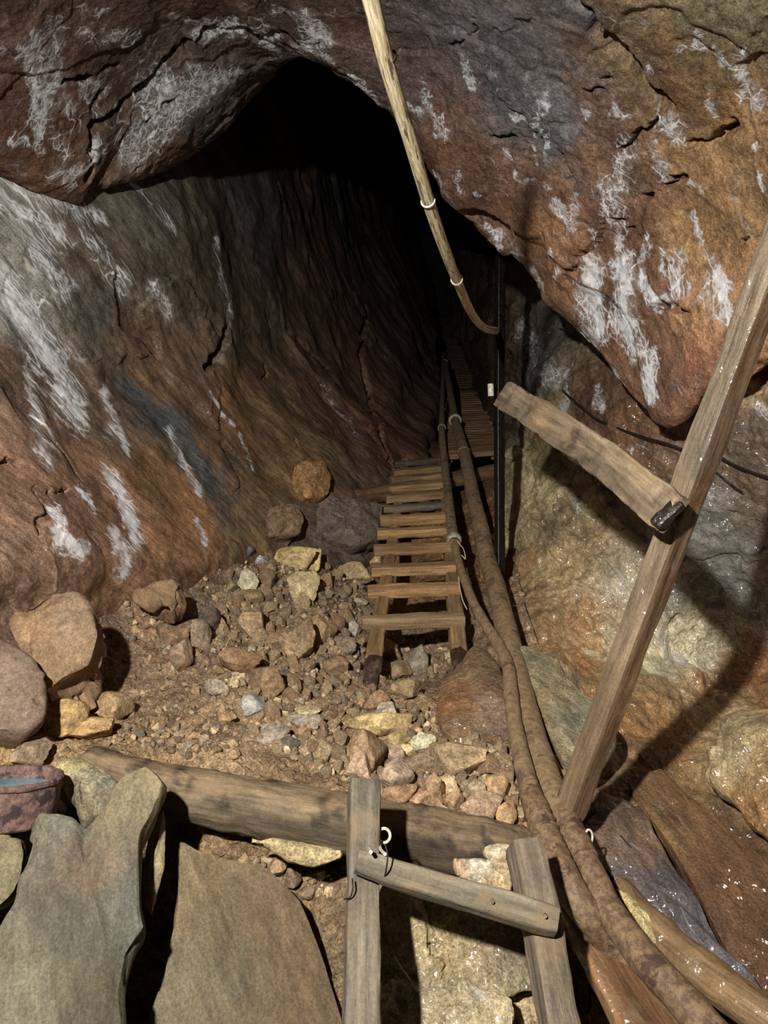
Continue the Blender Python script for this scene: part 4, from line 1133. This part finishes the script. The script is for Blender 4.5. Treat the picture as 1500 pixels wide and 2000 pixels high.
rock('rock_slab', 'wet purplish-grey slab between the rusty pipe and the long brown slab',
     [(1140, 1600, 2.16), (1200, 1560, 2.26), (1255, 1590, 2.18), (1310, 1665, 2.04), (1368, 1760, 1.9), (1400, 1835, 1.82), (1500, 1950, 1.66), (1480, 2010, 1.62), (1370, 1900, 1.74), (1270, 1790, 1.88), (1200, 1720, 1.97), (1150, 1660, 2.06)],
     0.1, 0.012, (124, 106, 92), 113, 0.008, 0.024, M_WET, wet=0.9, eff=0.1, cols=[(1200, 1620, (130, 98, 74)), (1250, 1660, (146, 112, 84)), (1270, 1730, (112, 98, 98)), (1350, 1800, (120, 110, 116)), (1430, 1920, (130, 120, 128)), (1180, 1600, (112, 84, 70)), (1240, 1760, (104, 90, 84))], stretch=rd, stretch_k=0.35)
rock('wet_boulder', 'pale tan wet boulder at the right edge behind the long brown slab',
     [(1400, 1420, 2.4), (1440, 1390, 2.42), (1560, 1370, 2.3), (1640, 1500, 2.05), (1620, 1700, 1.95), (1500, 1640, 2.08), (1440, 1580, 2.2), (1385, 1520, 2.3)],
     0.16, 0.05, (184, 152, 100), 114, 0.01, 0.03, M_WET, wet=0.95, cols=[(1440, 1470, (196, 166, 116)), (1480, 1600, (176, 124, 64)), (1500, 1500, (184, 144, 90)), (1450, 1570, (190, 164, 110))])
rock('rock_block', 'yellow-cream wet stone pressed against the rusty pipe near the pale-streaked pole',
     [(1205, 1738, 1.86), (1235, 1752, 1.84), (1262, 1780, 1.8), (1288, 1812, 1.76), (1285, 1842, 1.73), (1262, 1822, 1.74), (1230, 1780, 1.8)], 0.06, 0.012, (226, 196, 122), 115, 0.004, 0.01, M_WET, wet=0.8)
rock('rock_block', 'pale tan rock seen between the near ladder rails just below the rung',
     [(745, 1720, 1.84), (850, 1740, 1.84), (990, 1770, 1.84), (1035, 1850, 1.79), (1040, 1935, 1.73), (960, 1940, 1.72), (860, 1925, 1.73), (745, 1930, 1.73), (735, 1840, 1.78)], 0.1, 0.008, (176, 148, 102), 116, 0.008, 0.03, M_WET, wet=0.7, cols=[(830, 1830, (178, 152, 104)), (930, 1850, (150, 132, 104)), (880, 1880, (184, 160, 112))])
rock('rock_block', 'wet cream rock at the bottom edge between the near ladder rails',
     [(735, 1925, 1.73), (850, 1912, 1.73), (960, 1922, 1.72), (1000, 1950, 1.69), (1005, 2030, 1.64), (990, 2120, 1.58), (735, 2120, 1.58)], 0.1, 0.015, (196, 172, 126), 117, 0.01, 0.03, M_WET, wet=0.95, eff=0.1)
rock('rock_block', 'two-toned tan stone propped under the log behind the near ladder rung',
     [(888, 1680, 1.83), (915, 1672, 1.83), (960, 1676, 1.83), (998, 1690, 1.81), (992, 1748, 1.78), (940, 1730, 1.8), (892, 1706, 1.82)], 0.06, 0.015, (168, 136, 98), 118, 0.004, 0.016, cols=[(895, 1690, (164, 124, 86)), (925, 1690, (190, 182, 166)), (960, 1710, (170, 138, 94))])
rock('rock_block', 'small pale stone beside the top of the right rail of the near ladder',
     [(948, 1655, 1.84), (970, 1648, 1.84), (995, 1652, 1.83), (998, 1676, 1.82), (960, 1680, 1.82), (946, 1670, 1.83)], 0.05, 0.01, (186, 166, 134), 119, 0.003, 0.008)

rock('rock_block', 'dark grey-brown block at the wall foot left of the slatted ladder under the cross log',
     [(592, 968, 4.4), (640, 960, 4.42), (700, 975, 4.45), (748, 988, 4.5), (738, 1052, 4.35), (690, 1064, 4.3), (620, 1052, 4.25), (588, 1012, 4.3)], 0.3, 0.05, (112, 94, 80), 120, 0.01, 0.03, wet=0.3)
rock('rock_block', 'light brown block at the foot of the left wall beside the dark grey-brown block',
     [(524, 990, 4.02), (575, 984, 4.1), (592, 1010, 4.08), (580, 1042, 4.02), (530, 1042, 3.95), (516, 1015, 3.98)], 0.25, 0.03, (148, 116, 84), 121, 0.008, 0.02)
rock('rock_block', 'orange block jutting from the left wall above the dark grey-brown block',
     [(582, 905, 4.3), (630, 900, 4.4), (646, 930, 4.4), (640, 966, 4.32), (598, 970, 4.22), (580, 940, 4.24)], 0.25, 0.03, (172, 122, 68), 122, 0.008, 0.02)

# ------------------------------------------------------------------ loose stones picked out in the photograph
Y, CR, TN, GY, BG, DK, PK, BN_ = (200, 168, 104), (214, 202, 168), (172, 138, 98), (132, 120, 104), (134, 130, 122), (72, 62, 56), (184, 148, 124), (142, 108, 76)
picked = [
    (487, 1132, 34, 38, CR, 'bright white quartz chunk on the upper rubble slope'),
    (488, 1076, 15, 16, (76, 84, 92), 'small dark blue-grey chip near the top of the rubble slope'),
    (577, 1090, 70, 38, Y, 'yellow-brown rock at the top of the rubble below the left wall'),
    (612, 1098, 26, 44, (220, 192, 116), 'upright yellow sliver leaning beside the yellow-brown rock'),
    (592, 1152, 52, 62, (214, 192, 130), 'cream and yellow rock lying mid slope left of the slatted ladder'),
    (690, 1122, 66, 42, (216, 186, 124), 'crumbly cream-yellow rock touching the left rail of the slatted ladder'),
    (732, 1100, 30, 26, (206, 178, 110), 'smaller yellow rock against the left rail above the crumbly one'),
    (700, 1176, 32, 16, CR, 'flat pale stone beside the slatted ladder rail'),
    (578, 1252, 64, 74, TN, 'large rounded tan stone with a hard shadow, mid rubble slope'),
    (620, 1228, 64, 50, (166, 128, 84), 'half-buried tan stone behind the large rounded one'),
    (408, 1212, 36, 50, DK, 'dark grey block standing in the dirt left of the rubble'),
    (490, 1218, 44, 52, TN, 'tan wedge-shaped stone overhanging a dark hollow'),
    (390, 1245, 34, 60, GY, 'grey upright stone below the dark block'),
    (352, 1285, 40, 60, PK, 'pinkish stone half sunk in the dirt right of the big boulder shadow'),
    (335, 1240, 60, 40, BN_, 'brown stone above the pinkish one in the dirt slope'),
    (470, 1290, 70, 44, BN_, 'flat brown stone with a dark grey broken side'),
    (520, 1330, 64, 58, BN_, 'brown angular stone at the left of the heap'),
    (508, 1290, 28, 34, TN, 'narrow tan stone between two brown stones'),
    (425, 1340, 44, 28, BG, 'pale grey-blue stone at the dirt edge'),
    (690, 1228, 26, 34, (196, 176, 156), 'pale grey upright stone left of the ladder foot'),
    (675, 1262, 36, 32, GY, 'grey stone left of the lowest ladder rung'),
    (655, 1300, 44, 34, BN_, 'brown stone just left of the dark ladder foot'),
    (760, 1275, 42, 44, (170, 142, 96), 'yellowish block between the feet of the slatted ladder'),
    (815, 1290, 36, 52, (146, 142, 126), 'upright grey-green stone between the ladder feet'),
    (780, 1310, 44, 30, TN, 'tan stone under the lowest ladder rung'),
    (790, 1345, 54, 34, (160, 132, 86), 'olive stone right of the dark left foot of the ladder'),
    (735, 1370, 46, 40, BN_, 'brown stone in front of the dark left ladder foot'),
    (758, 1396, 44, 40, (178, 174, 150), 'pale greenish upright shard in the heap'),
    (738, 1412, 112, 42, (200, 166, 100), 'long yellow stone lying in the middle of the heap'),
    (780, 1444, 38, 30, (204, 170, 104), 'short bright yellow stone below the long yellow one'),
    (826, 1450, 44, 34, (208, 196, 156), 'rounded cream stone in the heap near the wet boulder'),
    (838, 1476, 36, 26, TN, 'small tan stone below the rounded cream one'),
    (790, 1466, 32, 22, (214, 188, 120), 'small pale yellow stone in the middle of the heap'),
    (602, 1390, 46, 20, (220, 200, 140), 'flat cream-yellow stone in the left part of the heap'),
    (598, 1410, 60, 28, (134, 131, 126), 'flat blue-grey stone under the cream-yellow one'),
    (532, 1436, 58, 36, (136, 132, 124), 'blue-grey slanted stone at the left edge of the heap'),
    (564, 1452, 36, 24, (94, 90, 84), 'dark grey small stone beside the slanted blue-grey one'),
    (496, 1380, 38, 44, (164, 160, 158), 'whitish-grey stone at the left end of the heap'),
    (720, 1474, 60, 92, (160, 122, 86), 'tall brown stone standing in the middle of the heap'),
    (700, 1500, 50, 56, PK, 'pinkish stone leaning on the tall brown one'),
    (775, 1520, 58, 58, (206, 176, 154), 'whitish-pink triangular stone right of the tall brown one'),
    (772, 1478, 34, 40, (172, 140, 124), 'pinkish-grey stone above the whitish-pink one'),
    (895, 1484, 92, 58, (186, 154, 106), 'large pale tan stone in the right part of the heap'),
    (820, 1490, 60, 30, (118, 100, 84), 'dark flat stone left of the large pale tan one'),
    (985, 1520, 34, 30, (126, 100, 76), 'brown stone touching the hose at the right of the heap'),
    (968, 1535, 50, 36, (170, 132, 88), 'tan wedge stone near the hose'),
    (925, 1546, 38, 38, (156, 136, 106), 'grey-tan stone beside the tan wedge'),
    (880, 1540, 46, 46, (192, 158, 112), 'pale blocky stone in the bottom row on the log'),
    (850, 1545, 34, 46, (168, 128, 86), 'upright tan stone in the bottom row on the log'),
    (818, 1560, 40, 30, (150, 108, 76), 'reddish-brown stone in the bottom row on the log'),
    (782, 1548, 62, 34, (158, 116, 84), 'low brown stone at the log edge right of the near ladder'),
    (940, 1574, 70, 44, (190, 152, 122), 'rounded pinkish stone resting on the log near its right end'),
    (988, 1588, 36, 42, (182, 144, 96), 'square tan stone resting on the log right of the rounded pinkish one'),
    (1018, 1592, 28, 30, (134, 108, 80), 'brown stone at the right end of the log'),
    (888, 1570, 34, 36, (174, 130, 86), 'small upright stone behind the log beside the rounded pinkish one'),
    (862, 1582, 22, 20, (208, 180, 134), 'little pale stone tucked behind the log'),
    (545, 1692, 34, 34, (186, 152, 118), 'small pinkish stone under the flat yellowish stone below the log'),
    (572, 1712, 28, 30, (150, 122, 92), 'small brown stone in the dirt bank below the log'),
    (600, 1745, 30, 20, (132, 110, 84), 'little grey-brown stone low in the dirt bank below the log'),
    (196, 1240 + 30, 22, 28, CR, 'white pebble beside the big tan boulder'),
    (216, 1380, 70, 50, (180, 142, 92), 'tan stone at the edge of the sandy heap below the big boulder'),
    (120, 1400, 90, 60, (190, 148, 84), 'yellow earthy lump below the big boulder'),
    (170, 1425, 80, 40, (186, 144, 82), 'yellow earthy lump beside the tan stone'),
    (60, 1468, 60, 40, (150, 128, 104), 'greyish stone behind the tin'),
    (115, 1575, 26, 26, (196, 164, 140), 'round pinkish pebble beside the tin'),
    (1042, 1658, 16, 20, (206, 206, 200), 'small white pebble at the top of the right rail'),
    (445, 1400, 30, 16, (172, 132, 90), 'flat tan chip on the sandy dirt'),
    (1010, 885, 44, 26, (170, 148, 100), 'pale yellow stone perched on the right end of the cross log'),
]
placed = []


def put(px, py, w, h, col, label, seed, group=None, sub=4, me=None, which=('floor', 'left', 'right'), sink=0.25, planes=13):
    hh = hit(px, py + h * 0.2, which)
    if hh is None: return None
    d = depth(hh[0])
    sx, sy = w / 2 * d / F, h / 2 * d / F
    sz = min(max(0.5 * (sx + sy), 0.5 * sx), 0.07)
    c = P(px, py, d - sz * (1 - 2 * sink) * 0.6)
    c = c + ROT[2] * 0
    if me is None:
        me = stone_mesh('loose_stone', seed, (sx, sy, sz), 0.0, col, sub, 0.1, 0.0, planes)
    o = link('loose_stone', me)
    o.location = c
    tag(o, label, 'stone', group)
    placed.append((px, py, max(w, h) / 2))
    return o


for k, (px, py, w, h, col, lab) in enumerate(picked):
    put(px, py, w * 1.22, h * 1.22, col, lab, 300 + k)

# ------------------------------------------------------------------ the many similar stones, each an object of its own
kinds = []
tones = [(172, 138, 96), (158, 126, 88), (146, 120, 90), (184, 152, 110), (156, 118, 84), (140, 124, 104), (190, 162, 122), (164, 134, 108)]
for k in range(24):
    kinds.append(stone_mesh('loose_stone', 600 + k, (1, rng.uniform(0.55, 0.95), rng.uniform(0.5, 0.85)), 0, tones[k % 8], 4, 0.1, 0, 9, 0.035))


def inside(x, y, poly):
    c = False
    for (x1, y1), (x2, y2) in zip(poly, poly[1:] + poly[:1]):
        if (y1 > y) != (y2 > y) and x < (x2 - x1) * (y - y1) / (y2 - y1) + x1: c = not c
    return c


zones = [
    ([(480, 1360), (600, 1330), (700, 1330), (860, 1400), (900, 1440), (1000, 1480), (1010, 1600), (900, 1590), (760, 1560), (690, 1530), (560, 1480), (490, 1430)], 135, 24, 58, 'small angular stone in the loose heap between the log and the slatted ladder', 'stones heaped behind the log'),
    ([(450, 1110), (700, 1080), (715, 1200), (700, 1330), (560, 1350), (430, 1340), (420, 1200)], 70, 22, 52, 'small angular stone on the rubble slope left of the slatted ladder', 'stones on the slope left of the slatted ladder'),
    ([(735, 1240), (885, 1240), (880, 1300), (860, 1330), (745, 1330), (735, 1300)], 18, 14, 30, 'small angular stone lying between the feet of the slatted ladder', 'stones between the ladder feet'),
    ([(100, 1440), (240, 1360), (330, 1330), (420, 1250), (320, 1200), (230, 1200), (270, 1300), (430, 1480), (240, 1470)], 22, 9, 22, 'small stone scattered on the bare sandy dirt above the log', 'stones scattered on the sandy dirt'),
]
r2 = np.random.default_rng(21)
for poly, want, smin, smax, lab, grp in zones:
    xs, ys = [p[0] for p in poly], [p[1] for p in poly]
    got, tries = 0, 0
    while got < want and tries < 6000:
        tries += 1
        x, y = r2.uniform(min(xs), max(xs)), r2.uniform(min(ys), max(ys))
        if not inside(x, y, poly): continue
        s = smin + (smax - smin) * r2.random() ** 1.6
        if any((x - a) ** 2 + (y - b) ** 2 < (0.55 * (s / 2 + c)) ** 2 for a, b, c in placed): continue
        hh = hit(x, y)
        if hh is None: continue
        d = depth(hh[0]); r = s / 2 * d / F
        o = bpy.data.objects.new('loose_stone', kinds[int(r2.integers(24))])
        COL.objects.link(o)
        o.location = hh[0] + hh[1] * r * 0.3
        o.scale = (r, r, r)
        o.rotation_euler = tuple(r2.uniform(-3.1, 3.1, 3))
        tag(o, lab, 'stone', grp)
        placed.append((x, y, s / 2)); got += 1

# grit between them: nobody could count it
gv, gf, gc = [], [], []
base_s = [stone_verts(1, 900 + k, 9, 0.0) for k in range(10)]
cnt = 0
areas = [(z[0], n) for z, n in zip(zones, (2600, 2200, 350, 450))] + [([(200, 1130), (480, 1090), (480, 1350), (460, 1480), (240, 1460), (300, 1330), (220, 1200)], 500), ([(360, 1650), (660, 1690), (650, 1760), (600, 1740), (500, 1690)], 260), ([(1000, 1050), (1060, 1250), (1010, 1240), (985, 1120)], 60)]
for poly, want in areas:
    xs, ys = [p[0] for p in poly], [p[1] for p in poly]
    for _ in range(want):
        x, y = r2.uniform(min(xs), max(xs)), r2.uniform(min(ys), max(ys))
        if not inside(x, y, poly): continue
        hh = hit(x, y)
        if hh is None: continue
        s = 0.0025 + 0.018 * r2.random() ** 2.8
        Vb, Fb = base_s[int(r2.integers(10))]
        q = r2.normal(size=(3, 3)); q, _ = np.linalg.qr(q)
        Vn = (Vb * np.array([1, r2.uniform(.6, 1), r2.uniform(.5, 1)])) @ q * s + hh[0] + hh[1] * s * 0.3
        gf.append(Fb + cnt * len(Vb)); gv.append(Vn)
        gc.append(np.repeat((lin(tones[int(r2.integers(8))]) * r2.uniform(0.75, 1.2))[None], len(Vb), 0)); cnt += 1
gv = np.concatenate(gv)
me = mesh('gravel', gv, np.concatenate(gf), M_STONE, dict(col=np.concatenate(gc), eff=0.0, wet=0.1, flow=gv), smooth=False)
o = link('gravel', me)
tag(o, 'fine brown gravel and chips strewn between the stones of the rubble', 'gravel', None, 'stuff')

# ------------------------------------------------------------------ lamp, camera, look
LAMP = CAM - 0.6 * RIGHT + 0.75 * UP - 0.3 * FWD
ld = bpy.data.lights.new('headlamp', 'SPOT')
ld.energy = 650
ld.color = (1.0, 0.97, 0.9)
ld.shadow_soft_size = 0.04
ld.spot_size = math.radians(108)
ld.spot_blend = 1.0
lo_ = bpy.data.objects.new('headlamp', ld)
COL.objects.link(lo_)
lo_.location = LAMP
aim = P(820, 1200, 3.0) - LAMP
lo_.rotation_euler = Vector(aim).to_track_quat('-Z', 'Y').to_euler()

w = bpy.data.worlds.new('mine_dark')
scene.world = w
w.use_nodes = True
w.node_tree.nodes['Background'].inputs[0].default_value = (0, 0, 0, 1)
w.node_tree.nodes['Background'].inputs[1].default_value = 0.0

cd = bpy.data.cameras.new('camera')
cd.sensor_fit = 'VERTICAL'
cd.sensor_height = 24.0
cd.lens = 24.0 * F / 2000
cd.clip_start = 0.05
cam = bpy.data.objects.new('camera', cd)
COL.objects.link(cam)
cam.location = CAM
cam.rotation_euler = (math.radians(90) + PITCH, 0, 0)
scene.camera = cam
scene.cycles.max_bounces = 3
scene.cycles.diffuse_bounces = 2
scene.cycles.glossy_bounces = 1
scene.cycles.use_adaptive_sampling = True
scene.cycles.adaptive_threshold = 0.05
scene.cycles.use_denoising = True
scene.view_settings.view_transform = 'Standard'
scene.view_settings.look = 'None'
scene.view_settings.gamma = 1
scene.view_settings.exposure = 0
scene.view_settings.use_curve_mapping = False
